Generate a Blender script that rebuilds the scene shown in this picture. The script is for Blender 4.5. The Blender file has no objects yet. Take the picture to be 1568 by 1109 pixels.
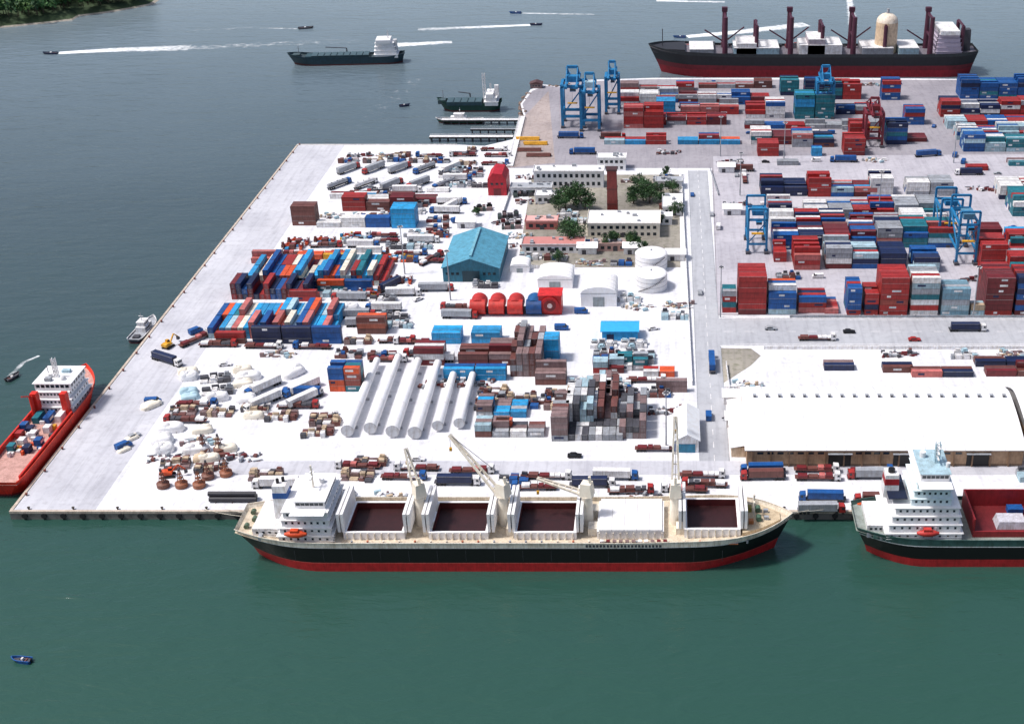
import bpy, math, random
from mathutils import Vector, Matrix
R=random.Random(7)
scene=bpy.context.scene
# ------------------------------------------------------------------ site survey
# plan of the harbour in metres, surveyed from the aerial view (250 m high): x east, y north, z=0 top of quay
F=2000.0; PIT=math.atan(1057/F); CH=250.0
CP,SP=math.cos(PIT),math.sin(PIT)
WZ=-3.0
def site(u,v,z=0.0):
    dx=u-1024; dv=554.5-v
    dy=F*CP+dv*SP; dz=-F*SP+dv*CP
    t=(z-CH)/dz
    return (dx*t, dy*t)
def lin(c):
    c=c/255.0
    return c/12.92 if c<=0.04045 else ((c+0.055)/1.055)**2.4
def C(r,g,b): return (lin(r),lin(g),lin(b))
RED=C(168,42,40);DRED=C(112,30,36);PINK=C(200,112,108);BLUE=C(16,86,158);LBLUE=C(42,150,208);NAVY=C(18,36,80)
WHITE=C(238,238,240);GREY=C(165,170,178);DGREY=C(78,78,86);TEAL=C(26,118,134);ORANGE=C(222,88,42);BROWN=C(115,68,62)
TAN=C(210,188,160);CREAM=C(238,230,214);BLACK=C(12,12,16);CYAN=C(38,165,228);YEL=C(228,170,40);BROWNG=C(138,114,114);PALE=C(172,202,215)
# ------------------------------------------------------------------ materials
def newmat(name):
    m=bpy.data.materials.new(name); m.use_nodes=True
    nt=m.node_tree; b=nt.nodes['Principled BSDF']
    return m,nt,b
def N(nt,t,**k):
    n=nt.nodes.new(t)
    for a,v in k.items():
        if a.startswith('i_'): n.inputs[a[2:].replace('_',' ')].default_value=v
        else: setattr(n,a,v)
    return n
def ramp(nt,src,stops):
    r=nt.nodes.new('ShaderNodeValToRGB'); e=r.color_ramp.elements
    e[0].position=stops[0][0]; e[0].color=(*stops[0][1],1)
    e[1].position=stops[-1][0]; e[1].color=(*stops[-1][1],1)
    for p,c in stops[1:-1]:
        x=e.new(p); x.color=(*c,1)
    nt.links.new(src,r.inputs[0]); return r
def mul(nt,a,b,fac=1.0,mode='MULTIPLY'):
    m=nt.nodes.new('ShaderNodeMix'); m.data_type='RGBA'; m.blend_type=mode; m.inputs[0].default_value=fac
    nt.links.new(a,m.inputs[6]); nt.links.new(b,m.inputs[7]); return m.outputs[2]
def paintmat(name,rough=.55,corr=False,dirt=.7,streak=.6):
    m,nt,b=newmat(name)
    at=N(nt,'ShaderNodeAttribute',attribute_name='Col')
    tc=N(nt,'ShaderNodeTexCoord')
    n1=N(nt,'ShaderNodeTexNoise',i_Scale=.45,i_Detail=7.0,i_Roughness=.65)
    nt.links.new(tc.outputs['Object'],n1.inputs['Vector'])
    r1=ramp(nt,n1.outputs['Fac'],[(.35,(dirt,dirt*.97,dirt*.94)),(.6,(1,1,1))])
    mp=N(nt,'ShaderNodeMapping'); mp.inputs['Scale'].default_value=(2.2,2.2,.25)
    nt.links.new(tc.outputs['Object'],mp.inputs[0])
    n2=N(nt,'ShaderNodeTexNoise',i_Scale=1.0,i_Detail=4.0); nt.links.new(mp.outputs[0],n2.inputs['Vector'])
    r2=ramp(nt,n2.outputs['Fac'],[(.38,(.72,.66,.6)),(.52,(1,1,1))])
    c=mul(nt,at.outputs['Color'],r1.outputs[0]); c=mul(nt,c,r2.outputs[0],streak)
    nt.links.new(c,b.inputs['Base Color']); b.inputs['Roughness'].default_value=rough
    if corr:
        w1=N(nt,'ShaderNodeTexWave',i_Scale=1.1,bands_direction='X'); w2=N(nt,'ShaderNodeTexWave',i_Scale=1.1,bands_direction='Y')
        ad=N(nt,'ShaderNodeMath',operation='ADD')
        for w,i in((w1,0),(w2,1)):
            nt.links.new(tc.outputs['Object'],w.inputs[0]); nt.links.new(w.outputs['Fac'],ad.inputs[i])
        bp=N(nt,'ShaderNodeBump',i_Strength=.35,i_Distance=.04); nt.links.new(ad.outputs[0],bp.inputs['Height']); nt.links.new(bp.outputs[0],b.inputs['Normal'])
    return m
M_PAINT=paintmat('weathered_paint'); M_CORR=paintmat('corrugated_steel',.5,True,.68)
M_GLASS,nt,b=newmat('window_glass'); b.inputs['Base Color'].default_value=(.02,.03,.04,1); b.inputs['Roughness'].default_value=.12
M_LEAF,nt,b=newmat('foliage')
at=N(nt,'ShaderNodeAttribute',attribute_name='Col'); nt.links.new(at.outputs['Color'],b.inputs['Base Color']); b.inputs['Roughness'].default_value=.7
M_RUB,nt,b=newmat('rubber'); b.inputs['Base Color'].default_value=(.02,.02,.022,1); b.inputs['Roughness'].default_value=.85
M_CLEAN=paintmat('clean_white_paint',.6,False,.92,.12)
MATS=[M_PAINT,M_CORR,M_GLASS,M_LEAF,M_RUB,M_CLEAN]
def concrete(name,base,contrast=.8,stain=(.7,.68,.66),joint=8.0,scale=.03,jmort=.86,bricks=.8):
    m,nt,b=newmat(name)
    g=N(nt,'ShaderNodeNewGeometry')
    n1=N(nt,'ShaderNodeTexNoise',i_Scale=scale,i_Detail=8.0,i_Roughness=.6); nt.links.new(g.outputs['Position'],n1.inputs['Vector'])
    r1=ramp(nt,n1.outputs['Fac'],[(.36,tuple(contrast*x for x in(1,1,1.02))),(.62,(1,1,1))])
    n2=N(nt,'ShaderNodeTexNoise',i_Scale=.35,i_Detail=6.0,i_Roughness=.7); nt.links.new(g.outputs['Position'],n2.inputs['Vector'])
    r2=ramp(nt,n2.outputs['Fac'],[(.34,stain),(.5,(1,1,1))])
    mp=N(nt,'ShaderNodeMapping'); mp.inputs['Scale'].default_value=(.5,.03,1); nt.links.new(g.outputs['Position'],mp.inputs[0])
    n3=N(nt,'ShaderNodeTexNoise',i_Scale=1.0,i_Detail=3.0); nt.links.new(mp.outputs[0],n3.inputs['Vector'])
    r3=ramp(nt,n3.outputs['Fac'],[(.36,(.86,.86,.87)),(.5,(1,1,1))])
    bk=N(nt,'ShaderNodeTexBrick',i_Scale=1.0); bk.offset=0
    bk.inputs['Color1'].default_value=(1,1,1,1); bk.inputs['Color2'].default_value=(.95,.95,.96,1); bk.inputs['Mortar'].default_value=(jmort,jmort,jmort,1)
    bk.inputs['Mortar Size'].default_value=.12; bk.inputs['Brick Width'].default_value=joint; bk.inputs['Row Height'].default_value=joint
    nt.links.new(g.outputs['Position'],bk.inputs['Vector'])
    rgb=N(nt,'ShaderNodeRGB'); rgb.outputs[0].default_value=(*base,1)
    c=mul(nt,rgb.outputs[0],r1.outputs[0]); c=mul(nt,c,r2.outputs[0],.7); c=mul(nt,c,r3.outputs[0],.8); c=mul(nt,c,bk.outputs['Color'],bricks)
    nt.links.new(c,b.inputs['Base Color']); b.inputs['Roughness'].default_value=.85
    return m
# ------------------------------------------------------------------ mesh builder
class MB:
    def __init__(s): s.parts={}; s.part('body'); s.T=None
    def part(s,n):
        if n not in s.parts: s.parts[n]=([],[],[],[],[])
        s.p=s.parts[n]; return s
    def add(s,vs,fs,col,mat=0,sm=False):
        V,Fa,Cc,Mm,S=s.p; o=len(V)
        V.extend(vs)
        for i,f in enumerate(fs):
            Fa.append([o+k for k in f]); Cc.append(col[i] if isinstance(col,list) else col); Mm.append(mat); S.append(sm)
    def box(s,x0,x1,y0,y1,z0,z1,col,mat=0):
        s.add([(x0,y0,z0),(x1,y0,z0),(x1,y1,z0),(x0,y1,z0),(x0,y0,z1),(x1,y0,z1),(x1,y1,z1),(x0,y1,z1)],
              [(0,3,2,1),(4,5,6,7),(0,1,5,4),(1,2,6,5),(2,3,7,6),(3,0,4,7)],col,mat)
    def bx(s,cx,cy,z,sx,sy,sz,col,mat=0,a=0,top=1.0):
        vs=[]
        ca,sa=math.cos(a),math.sin(a)
        for zz,k in((z,1),(z+sz,top)):
            for ex,ey in((-1,-1),(1,-1),(1,1),(-1,1)):
                px,py=ex*sx/2*k,ey*sy/2*k
                vs.append((cx+px*ca-py*sa,cy+px*sa+py*ca,zz))
        s.add(vs,[(0,3,2,1),(4,5,6,7),(0,1,5,4),(1,2,6,5),(2,3,7,6),(3,0,4,7)],col,mat)
    def cyl(s,p0,p1,r0,col,r1=None,n=12,mat=0,caps=True,capcol=None):
        if r1 is None:r1=r0
        p0=Vector(p0);p1=Vector(p1);d=(p1-p0).normalized()
        a=Vector((0,0,1)) if abs(d.z)<.9 else Vector((1,0,0))
        x=d.cross(a).normalized();y=d.cross(x)
        off=math.pi/4 if n==4 else 0
        vs=[]
        for p,r in((p0,r0),(p1,r1)):
            for i in range(n):
                t=2*math.pi*i/n+off; vs.append(tuple(p+x*math.cos(t)*r+y*math.sin(t)*r))
        s.add(vs,[(i,(i+1)%n,n+(i+1)%n,n+i) for i in range(n)],col,mat,n>6)
        if caps:
            s.add(vs[:n],[list(range(n))[::-1]],capcol or col,mat); s.add(vs[n:],[list(range(n))],capcol or col,mat)
    def beam(s,p0,p1,w,col): s.cyl(p0,p1,w*.7,col,n=4)
    def lattice(s,p0,p1,w,col,n=8,t=.25):
        p0=Vector(p0);p1=Vector(p1);d=(p1-p0).normalized()
        a=Vector((0,0,1)) if abs(d.z)<.9 else Vector((0,1,0))
        x=d.cross(a).normalized()*w/2;y=d.cross(x).normalized()*w/2
        cs=[x+y,x-y,-x-y,-x+y]
        for c in cs: s.beam(p0+c,p1+c,t,col)
        for i in range(n):
            q0=p0.lerp(p1,i/n);q1=p0.lerp(p1,(i+1)/n)
            for k in range(4):
                s.beam(q0+cs[k],q1+cs[(k+1)%4],t*.7,col)
    def dome(s,c,r,h,col,n=20,k=5,mat=0):
        vs=[];fs=[]
        for j in range(k):
            a=math.pi/2*j/k
            for i in range(n):
                t=2*math.pi*i/n; vs.append((c[0]+r*math.cos(a)*math.cos(t),c[1]+r*math.cos(a)*math.sin(t),c[2]+h*math.sin(a)))
        vs.append((c[0],c[1],c[2]+h))
        for j in range(k-1):
            for i in range(n): fs.append((j*n+i,j*n+(i+1)%n,(j+1)*n+(i+1)%n,(j+1)*n+i))
        for i in range(n): fs.append(((k-1)*n+i,(k-1)*n+(i+1)%n,k*n))
        s.add(vs,fs,col,mat,True)
    def prism(s,pts,y0,y1,col,mat=0,axis='y'):
        n=len(pts)
        if axis=='y': vs=[(p[0],y0,p[1]) for p in pts]+[(p[0],y1,p[1]) for p in pts]
        elif axis=='x': vs=[(y0,p[0],p[1]) for p in pts]+[(y1,p[0],p[1]) for p in pts]
        else: vs=[(p[0],p[1],y0) for p in pts]+[(p[0],p[1],y1) for p in pts]
        s.add(vs,[list(range(n)),list(range(n,2*n))[::-1]]+[(i,n+i,n+(i+1)%n,(i+1)%n) for i in range(n)],col,mat)
    def lump(s,c,sx,sy,sz,col,n=14,k=7,e=.55,mat=0):
        vs=[];fs=[];rn=R
        def pw(a,e): return math.copysign(abs(a)**e,a)
        for j in range(k+1):
            a=math.pi/2*j/k
            for i in range(n):
                t=2*math.pi*i/n; q=1+rn.uniform(-.07,.07)
                vs.append((c[0]+sx/2*pw(math.cos(a),e)*pw(math.cos(t),e)*q,c[1]+sy/2*pw(math.cos(a),e)*pw(math.sin(t),e)*q,c[2]+sz*pw(math.sin(a),e)*q))
        for j in range(k):
            for i in range(n): fs.append((j*n+i,j*n+(i+1)%n,(j+1)*n+(i+1)%n,(j+1)*n+i))
        s.add(vs,fs,col,mat,True)
    def wins(s,x0,x1,y,z,n,w,h,side=-1,axis='y'):
        for i in range(n):
            c=x0+(x1-x0)*(i+.5)/n
            if axis=='y': s.box(c-w/2,c+w/2,min(y,y+side*.06),max(y,y+side*.06),z,z+h,BLACK,2)
            else: s.box(min(y,y+side*.06),max(y,y+side*.06),c-w/2,c+w/2,z,z+h,BLACK,2)
    def asset(s,name):
        out=[]
        for pn,(V,Fa,Cc,Mm,S) in s.parts.items():
            if not V: continue
            me=bpy.data.meshes.new(name+'_'+pn); me.from_pydata(V,[],Fa)
            for m in MATS: me.materials.append(m)
            me.polygons.foreach_set('material_index',Mm); me.polygons.foreach_set('use_smooth',S)
            ca=me.color_attributes.new('Col','FLOAT_COLOR','CORNER')
            d=[]
            for f,c in zip(Fa,Cc): d.extend([c[0],c[1],c[2],1.0]*len(f))
            ca.data.foreach_set('color',d); me.update(); out.append((pn,me))
        return (name,out)
def place(a,x=0,y=0,z=0,rz=0,sc=1):
    name,parts=a
    if len(parts)==1: o=bpy.data.objects.new(name,parts[0][1])
    else:
        o=bpy.data.objects.new(name,None); o.empty_display_size=2
        for pn,me in parts:
            c=bpy.data.objects.new(pn,me); c.parent=o; scene.collection.objects.link(c)
    o.location=(x,y,z); o.rotation_euler=(0,0,rz); o.scale=(sc,sc,sc)
    scene.collection.objects.link(o); return o
def put(a,u,v,rz=0,z=0,sc=1):
    x,y=site(u,v,z); return place(a,x,y,z,rz,sc)
def sheet(name,pts,z,mat,world=False):
    vs=[(*(p if world else site(p[0],p[1],0)),z) for p in pts]
    me=bpy.data.meshes.new(name); me.from_pydata(vs,[],[list(range(len(vs)))]); me.materials.append(mat)
    me.update()
    if me.polygons[0].normal.z<0: me.flip_normals()
    o=bpy.data.objects.new(name,me); scene.collection.objects.link(o); return o
# ------------------------------------------------------------------ camera, light
cam=bpy.data.cameras.new('camera'); co=bpy.data.objects.new('camera',cam); scene.collection.objects.link(co)
cam.sensor_width=36; cam.lens=F*36/1568; cam.shift_x=-240/1568; cam.clip_end=60000; cam.clip_start=1
co.location=(0,0,CH); co.rotation_euler=(math.pi/2-PIT,0,0); scene.camera=co
w=bpy.data.worlds.new('World'); scene.world=w; w.use_nodes=True
nt=w.node_tree; sky=nt.nodes.new('ShaderNodeTexSky'); sky.sky_type='NISHITA'; sky.sun_disc=False
EL=math.radians(60); AZ=math.radians(-98)
sky.sun_elevation=EL; sky.sun_rotation=AZ; sky.dust_density=4; sky.air_density=1.0; sky.ozone_density=1.0
bg=nt.nodes['Background']; nt.links.new(sky.outputs[0],bg.inputs[0]); bg.inputs[1].default_value=.13
sl=bpy.data.lights.new('sun','SUN'); sl.energy=3.5; sl.angle=math.radians(8); sl.color=(1,.975,.955)
so=bpy.data.objects.new('sun',sl); scene.collection.objects.link(so)
sd=Vector((math.sin(AZ)*math.cos(EL),math.cos(AZ)*math.cos(EL),math.sin(EL)))
so.rotation_euler=sd.to_track_quat('Z','Y').to_euler()
scene.view_settings.view_transform='Standard'; scene.view_settings.look='None'; scene.view_settings.exposure=0
# ------------------------------------------------------------------ water
m,nt,b=newmat('harbour_water')
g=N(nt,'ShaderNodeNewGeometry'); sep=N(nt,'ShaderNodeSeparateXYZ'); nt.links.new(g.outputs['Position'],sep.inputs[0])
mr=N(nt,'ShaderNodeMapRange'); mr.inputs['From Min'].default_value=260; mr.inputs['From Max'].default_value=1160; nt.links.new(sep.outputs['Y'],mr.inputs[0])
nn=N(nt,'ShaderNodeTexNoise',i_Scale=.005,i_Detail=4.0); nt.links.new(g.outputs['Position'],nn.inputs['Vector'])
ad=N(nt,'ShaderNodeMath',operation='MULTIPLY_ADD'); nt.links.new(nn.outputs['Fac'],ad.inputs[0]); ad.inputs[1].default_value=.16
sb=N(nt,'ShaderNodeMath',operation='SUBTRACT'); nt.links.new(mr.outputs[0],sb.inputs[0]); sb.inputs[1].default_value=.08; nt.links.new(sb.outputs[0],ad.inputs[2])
r=ramp(nt,ad.outputs[0],[(0,(.024,.074,.056)),(.15,(.022,.066,.054)),(.30,(.036,.066,.070)),(.45,(.052,.080,.092)),(.7,(.105,.145,.17)),(1,(.19,.245,.28))])  # greener near; far stops paler, bright sky reflection put into the base colour
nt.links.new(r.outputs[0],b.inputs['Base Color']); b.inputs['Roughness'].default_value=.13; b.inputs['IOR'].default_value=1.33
b.inputs['Specular IOR Level'].default_value=.8
mp=N(nt,'ShaderNodeMapping'); mp.inputs['Scale'].default_value=(.14,.34,.2); mp.inputs['Rotation'].default_value=(0,0,.35); nt.links.new(g.outputs['Position'],mp.inputs[0])
w1=N(nt,'ShaderNodeTexNoise',i_Scale=1.0,i_Detail=5.0,i_Roughness=.6,i_Distortion=.4); nt.links.new(mp.outputs[0],w1.inputs['Vector'])
mp2=N(nt,'ShaderNodeMapping'); mp2.inputs['Scale'].default_value=(.035,.11,.1); mp2.inputs['Rotation'].default_value=(0,0,-.55); nt.links.new(g.outputs['Position'],mp2.inputs[0])
w2=N(nt,'ShaderNodeTexNoise',i_Scale=1.0,i_Detail=3.0,i_Distortion=.8); nt.links.new(mp2.outputs[0],w2.inputs['Vector'])
b1=N(nt,'ShaderNodeBump',i_Strength=.6,i_Distance=1.1); nt.links.new(w2.outputs['Fac'],b1.inputs['Height'])
b2=N(nt,'ShaderNodeBump',i_Strength=.6,i_Distance=.55); nt.links.new(w1.outputs['Fac'],b2.inputs['Height']); nt.links.new(b1.outputs[0],b2.inputs['Normal'])
nt.links.new(b2.outputs[0],b.inputs['Normal'])
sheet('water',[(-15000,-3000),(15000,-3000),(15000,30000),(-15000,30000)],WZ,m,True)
# foam wakes
FM,nt,b=newmat('foam')
at=N(nt,'ShaderNodeAttribute',attribute_name='foam'); g=N(nt,'ShaderNodeNewGeometry')
n1=N(nt,'ShaderNodeTexNoise',i_Scale=.22,i_Detail=6.0,i_Roughness=.7); nt.links.new(g.outputs['Position'],n1.inputs['Vector'])
s_=N(nt,'ShaderNodeMath',operation='ADD'); nt.links.new(n1.outputs['Fac'],s_.inputs[0]); nt.links.new(at.outputs['Fac'],s_.inputs[1])
mr=N(nt,'ShaderNodeMapRange'); mr.inputs['From Min'].default_value=.75; mr.inputs['From Max'].default_value=1.25; nt.links.new(s_.outputs[0],mr.inputs[0])
tr=N(nt,'ShaderNodeBsdfTransparent'); mx=N(nt,'ShaderNodeMixShader'); nt.links.new(mr.outputs[0],mx.inputs[0]); nt.links.new(tr.outputs[0],mx.inputs[1]); nt.links.new(b.outputs[0],mx.inputs[2])
nt.links.new(mx.outputs[0],nt.nodes['Material Output'].inputs[0]); b.inputs['Base Color'].default_value=(.85,.88,.9,1); b.inputs['Roughness'].default_value=.8
def wake(p,w0,w1,s0=1.0,s1=.3):
    pts=[Vector((*site(a,b_,WZ),0)) for a,b_ in p]; n=24; vs=[];fs=[];fo=[]
    for i in range(n+1):
        t=i/n*(len(pts)-1);k=min(int(t),len(pts)-2);q=pts[k].lerp(pts[k+1],t-k); d=(pts[k+1]-pts[k]).normalized(); nrm=Vector((-d.y,d.x,0))
        wd=w0+(w1-w0)*i/n
        for j,f in((-1,0),(-.4,.8),(.4,.8),(1,0)):
            vs.append((q.x+nrm.x*wd*j,q.y+nrm.y*wd*j,WZ+.05)); fo.append(f*(s0+(s1-s0)*i/n))
    for i in range(n):
        for j in range(3): fs.append((i*4+j,i*4+j+1,i*4+j+5,i*4+j+4))
    me=bpy.data.meshes.new('boat_wake'); me.from_pydata(vs,[],fs); me.materials.append(FM)
    a=me.attributes.new('foam','FLOAT','POINT'); a.data.foreach_set('value',fo)
    o=bpy.data.objects.new('boat_wake',me); scene.collection.objects.link(o)
wake([(90,82),(180,77),(290,74)],5,13,1.1,.6); wake([(290,74),(420,68),(560,62)],10,14,.42,.25); wake([(605,70),(692,65)],9,6,1,.7)
wake([(812,39),(740,42),(640,46)],4,7,1.1,.5); wake([(1052,57),(1140,49),(1235,38)],6,12,1.1,.7); wake([(800,21),(910,23)],2,4,.8,.4)
wake([(1005,2),(1110,4)],3,5,1,.6); wake([(1300,-5),(1306,40)],4,6,.8,.6); wake([(455,45),(380,43),(250,50)],2,8,.5,.15)
wake([(640,120),(560,185),(505,218)],8,14,.3,.12); wake([(770,178),(745,200)],3,5,.4,.2); wake([(60,545),(35,556),(14,578)],1,2,.7,.4)
# ------------------------------------------------------------------ land
Yf=site(0,784)[1]; Yb=site(0,222)[1]; XL=-222.0
M_WHITE=concrete('pale_concrete',(.79,.79,.81),.84,(.76,.75,.75),8)
M_APRON=concrete('apron_concrete',(.58,.58,.62),.8,(.78,.77,.77),10)
M_YARD=concrete('yard_asphalt',(.34,.32,.35),.78,(.75,.72,.72),12)
M_YARD2=concrete('pale_yard_asphalt',(.50,.48,.52),.8,(.75,.73,.73),12)
M_ROAD=concrete('road_asphalt',(.45,.46,.49),.85,(.8,.8,.8),60)
M_DIRT=concrete('dirt',(.36,.33,.28),.6,(.45,.5,.35),200)
M_WALLC=concrete('quay_wall_concrete',(.25,.23,.21),.6,(.4,.38,.35),5)
land=[(XL,Yf),(900,Yf),(900,site(0,122)[1])]+[site(*p) for p in((1510,122),(1300,120),(1000,120),(872,124),(862,133),(832,130),(812,138),(797,160),(803,182),(785,214),(742,224),(700,222))]+[(XL,Yb)]
n=len(land); vs=[(x,y,0) for x,y in land]+[(x,y,WZ-3) for x,y in land]
me=bpy.data.meshes.new('ground'); me.from_pydata(vs,[],[list(range(n))]+[(i,n+i,n+(i+1)%n,(i+1)%n) for i in range(n)])
me.materials.append(M_WHITE); me.materials.append(M_WALLC)
for p in me.polygons: p.material_index=0 if p.index==0 else 1
o=bpy.data.objects.new('ground',me); scene.collection.objects.link(o)
Z1,Z2,Z3=.02,.04,.06
sheet('quay_apron',[(XL+1.2,Yf+1.2),(site(150,775)[0],Yf+1.2),(site(150,775)[0],Yb-1.5),(XL+1.2,Yb-1.5)],Z1,M_APRON,True)
sheet('container_yard_ground',[(1098,483),(1700,483),(1800,124),(1000,122),(874,126),(864,135),(835,132),(815,140),(800,160),(806,182),(790,215),(778,258),(1090,258)],Z1,M_YARD)
sheet('container_yard_ground',[(1099,482),(1690,482),(1700,236),(1092,240)],Z2,M_YARD2)
sheet('garden_ground',[(792,410),(1042,410),(1040,268),(815,268)],Z1,M_DIRT)
xr0,xr1=site(1068,600)[0],site(1108,600)[0]
ya,yb=site(0,706)[1],site(0,262)[1]
sheet('road',[(xr0,ya),(xr1,ya),(xr1,yb),(xr0,yb)],Z3,M_ROAD,True)
y0,y1=site(0,529)[1],site(0,488)[1]
sheet('road',[(xr1,y0),(880,y0),(880,y1),(xr1,y1)],Z3,M_ROAD,True)
sheet('road',[(site(330,706)[0],ya-9),(880,ya-9),(880,ya),(site(330,706)[0],ya)],Z3,M_APRON,True)
sheet('bare_earth',[(1100,592),(1150,560),(1165,545),(1150,534),(1100,533)],Z1,M_DIRT)
sheet('shore_earth',[(800,182),(840,140),(850,250),(775,258),(788,214)],Z2,concrete('pinkish_earth',(.42,.35,.33),.7,(.6,.55,.5),100))
# kerbs, road markings
m=MB()
for x in(xr0-.15,xr1+.15): 
    m.box(x-.15,x+.15,ya,y0-1 if x>xr0+2 else yb,0,.13,GREY)
m.box(xr1,xr1+.3,y1+.5,yb,0,.13,GREY); m.box(xr1+.5,880,y0-.45,y0-.15,0,.13,WHITE); m.box(xr1+.5,880,y1+.15,y1+.45,0,.13,WHITE)
place(m.asset('kerb'))
m=MB(); xm=(xr0+xr1)/2; y=ya
while y<yb: m.box(xm-.12,xm+.12,y,y+4,Z3+.01,Z3+.02,WHITE); y+=9
ym=(y0+y1)/2; x=xr1+2
while x<600: m.box(x,x+4,ym-.15,ym+.15,Z3+.01,Z3+.02,WHITE); x+=9
m.box(xr1+6,700,y0+1,y0+1.3,Z3+.01,Z3+.02,WHITE); m.box(xr1+6,700,y1-1.3,y1-1,Z3+.01,Z3+.02,WHITE)
place(m.asset('road_marking'))
# quay coping, fenders
m=MB(); m.part('coping')
CC=C(205,190,175)
m.box(XL,880,Yf-.1,Yf+.9,-.6,.3,CC); m.box(XL-.1,XL+.9,Yf+.9,Yb-.9,-.6,.3,CC); m.box(XL,site(700,222)[0],Yb-.9,Yb+.1,-.6,.3,C(225,222,220))
m.part('fenders'); x=XL+5
while x<300: m.cyl((x,Yf-.5,-1.4),(x,Yf-.1,-1.4),1.0,BLACK,n=10,mat=4); m.box(x-.3,x+.3,Yf-.35,Yf-.1,-5,-.6,BLACK); x+=6.5
y=Yf+5
while y<Yb: m.cyl((XL-.5,y,-1.4),(XL-.1,y,-1.4),1.0,BLACK,n=10,mat=4); y+=8
m.part('bollards'); x=XL+6
while x<300: m.cyl((x,Yf+1.6,0),(x,Yf+1.6,.7),.3,C(60,50,40)); m.cyl((x,Yf+1.6,.7),(x,Yf+1.6,.9),.5,C(60,50,40)); x+=15
y=Yf+10
while y<Yb: m.cyl((XL+1.6,y,0),(XL+1.6,y,.7),.35,C(120,60,50)); m.cyl((XL+1.6,y,.7),(XL+1.6,y,.9),.5,C(120,60,50)); y+=15
place(m.asset('quay_edge'))
# ------------------------------------------------------------------ containers
def container(m,x,y,z,L,along,col,h=2.6):
    w=2.44
    dx,dy=(L,w) if along=='x' else (w,L)
    e=.05
    m.box(x+e,x+dx-e,y+e,y+dy-e,z+.08,z+h-.05,col,1)
    dk=tuple(c*.7 for c in col); lt=tuple(c*.6+.22 for c in col)
    for px in(x,x+dx-.18):
        for py in(y,y+dy-.18): m.box(px,px+.18,py,py+.18,z,z+h,dk)
    m.box(x+.18,x+dx-.18,y,y+.09,z+h-.2,z+h,lt if R.random()<.5 else dk); m.box(x+.18,x+dx-.18,y,y+.09,z+.02,z+.2,dk)
    if along=='x' and R.random()<.4:
        a=x+R.uniform(.6,max(.7,L-5)); m.box(a,a+R.uniform(1.5,4),y+.02,y+.045,z+1.0,z+1.9,R.choice([WHITE,WHITE,C(200,205,210),NAVY]))
    if along=='y':
        for k in(.7,1.15,1.35,1.75): m.box(x+k,x+k+.05,y,y+.045,z+.3,z+h-.25,GREY)
MIX=[RED,RED,DRED,DRED,BLUE,BLUE,NAVY,NAVY,WHITE,GREY,TEAL,PINK,LBLUE,BROWN,PALE,WHITE,GREY]
def stack(u0,u1,v,tiers,rows,pal=MIX,along='x',coherent=.6,jit=1,L=12.19):
    x0,y0=site(u0,v); x1=site(u1,v)[0]
    px,py=(L+.35,2.52) if along=='x' else (2.52,L+.4)
    nc=max(1,round((x1-x0)/px)); m=MB().part('containers')
    for i in range(nc):
        cc=R.choice(pal); ti=max(1,tiers-(R.randint(0,jit)))
        ox=R.uniform(-.1,.1)
        for j in range(rows):
            t=max(1,ti-(R.randint(0,jit) if R.random()<.4 else 0))
            for k in range(t):
                col=cc if R.random()<coherent else R.choice(pal)
                q=R.uniform(.8,1.15); col=tuple(min(.85,c*q) for c in col)
                container(m,i*px+ox,j*py+R.uniform(-.06,.06),k*2.6,L,along,col)
    place(m.asset('container_stack'),x0,y0)
# right yard front row
RR=[RED,RED,DRED,C(155,68,58),RED]
stack(1106,1129,479,4,4,MIX,'x',.3,1,6.06)
stack(1130,1174,482,7,6,[RED,DRED],'x',.75,0); stack(1176,1219,482,5,5,[BLUE,NAVY,TEAL,ORANGE,WHITE,PALE],'x',.3)
stack(1222,1261,480,4,4,[RED,BLUE,PINK,NAVY],'x',.3); stack(1263,1284,481,2,5,[PINK,BLUE,RED],'x',.3,1,6.06)
stack(1297,1322,483,5,5,[BLUE,TEAL,BLUE,RED],'x',.4,0,6.06); stack(1323,1344,483,4,5,[NAVY,RED,BLUE],'x',.3,1,6.06)
stack(1346,1390,484,7,6,[RED,C(155,68,58)],'x',.75,0); stack(1393,1437,484,7,6,[GREY,TEAL,RED,PALE,WHITE],'x',.2,0)
stack(1440,1484,484,5,4,[PALE,GREY,C(120,160,180)],'x',.6,0); stack(1486,1503,484,2,2,[TAN,PALE],'x',.3,0,6.06)
stack(1506,1550,484,7,7,[RED,DRED],'x',.75,0); stack(1553,1640,484,7,6,[NAVY,RED,DRED,BLUE],'x',.3,0)
# mid blocks
stack(1185,1215,402,3,5,MIX,L=6.06); stack(1216,1262,414,4,7,[PINK,RED,BROWN,RED]); stack(1264,1345,412,4,7); stack(1348,1396,412,3,7); stack(1398,1440,418,4,6,[BLUE,NAVY,PALE])
stack(1184,1300,383,3,7); stack(1303,1440,380,4,7); stack(1180,1300,358,3,6,[BLUE,RED,NAVY,DRED,BLUE,WHITE]); stack(1305,1440,357,3,6)
stack(1176,1230,335,3,6); stack(1232,1330,336,3,6,[WHITE,RED,PALE,GREY,BLUE]); stack(1332,1445,336,3,6)
stack(1500,1540,414,5,6,RR); stack(1545,1640,428,4,6); stack(1545,1640,396,4,6); stack(1550,1640,332,4,7); stack(1530,1640,306,3,6); stack(1495,1535,374,3,5)
stack(1165,1235,301,3,6,[RED,NAVY,TEAL,GREY]); stack(1237,1270,302,4,6,[RED,GREY,BLUE,RED]); stack(1272,1330,302,3,6); stack(1332,1385,302,4,6); stack(1388,1455,301,3,5,[GREY,WHITE,BLUE,PALE]); stack(1434,1455,290,3,3,[WHITE,GREY],L=6.06)
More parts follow.
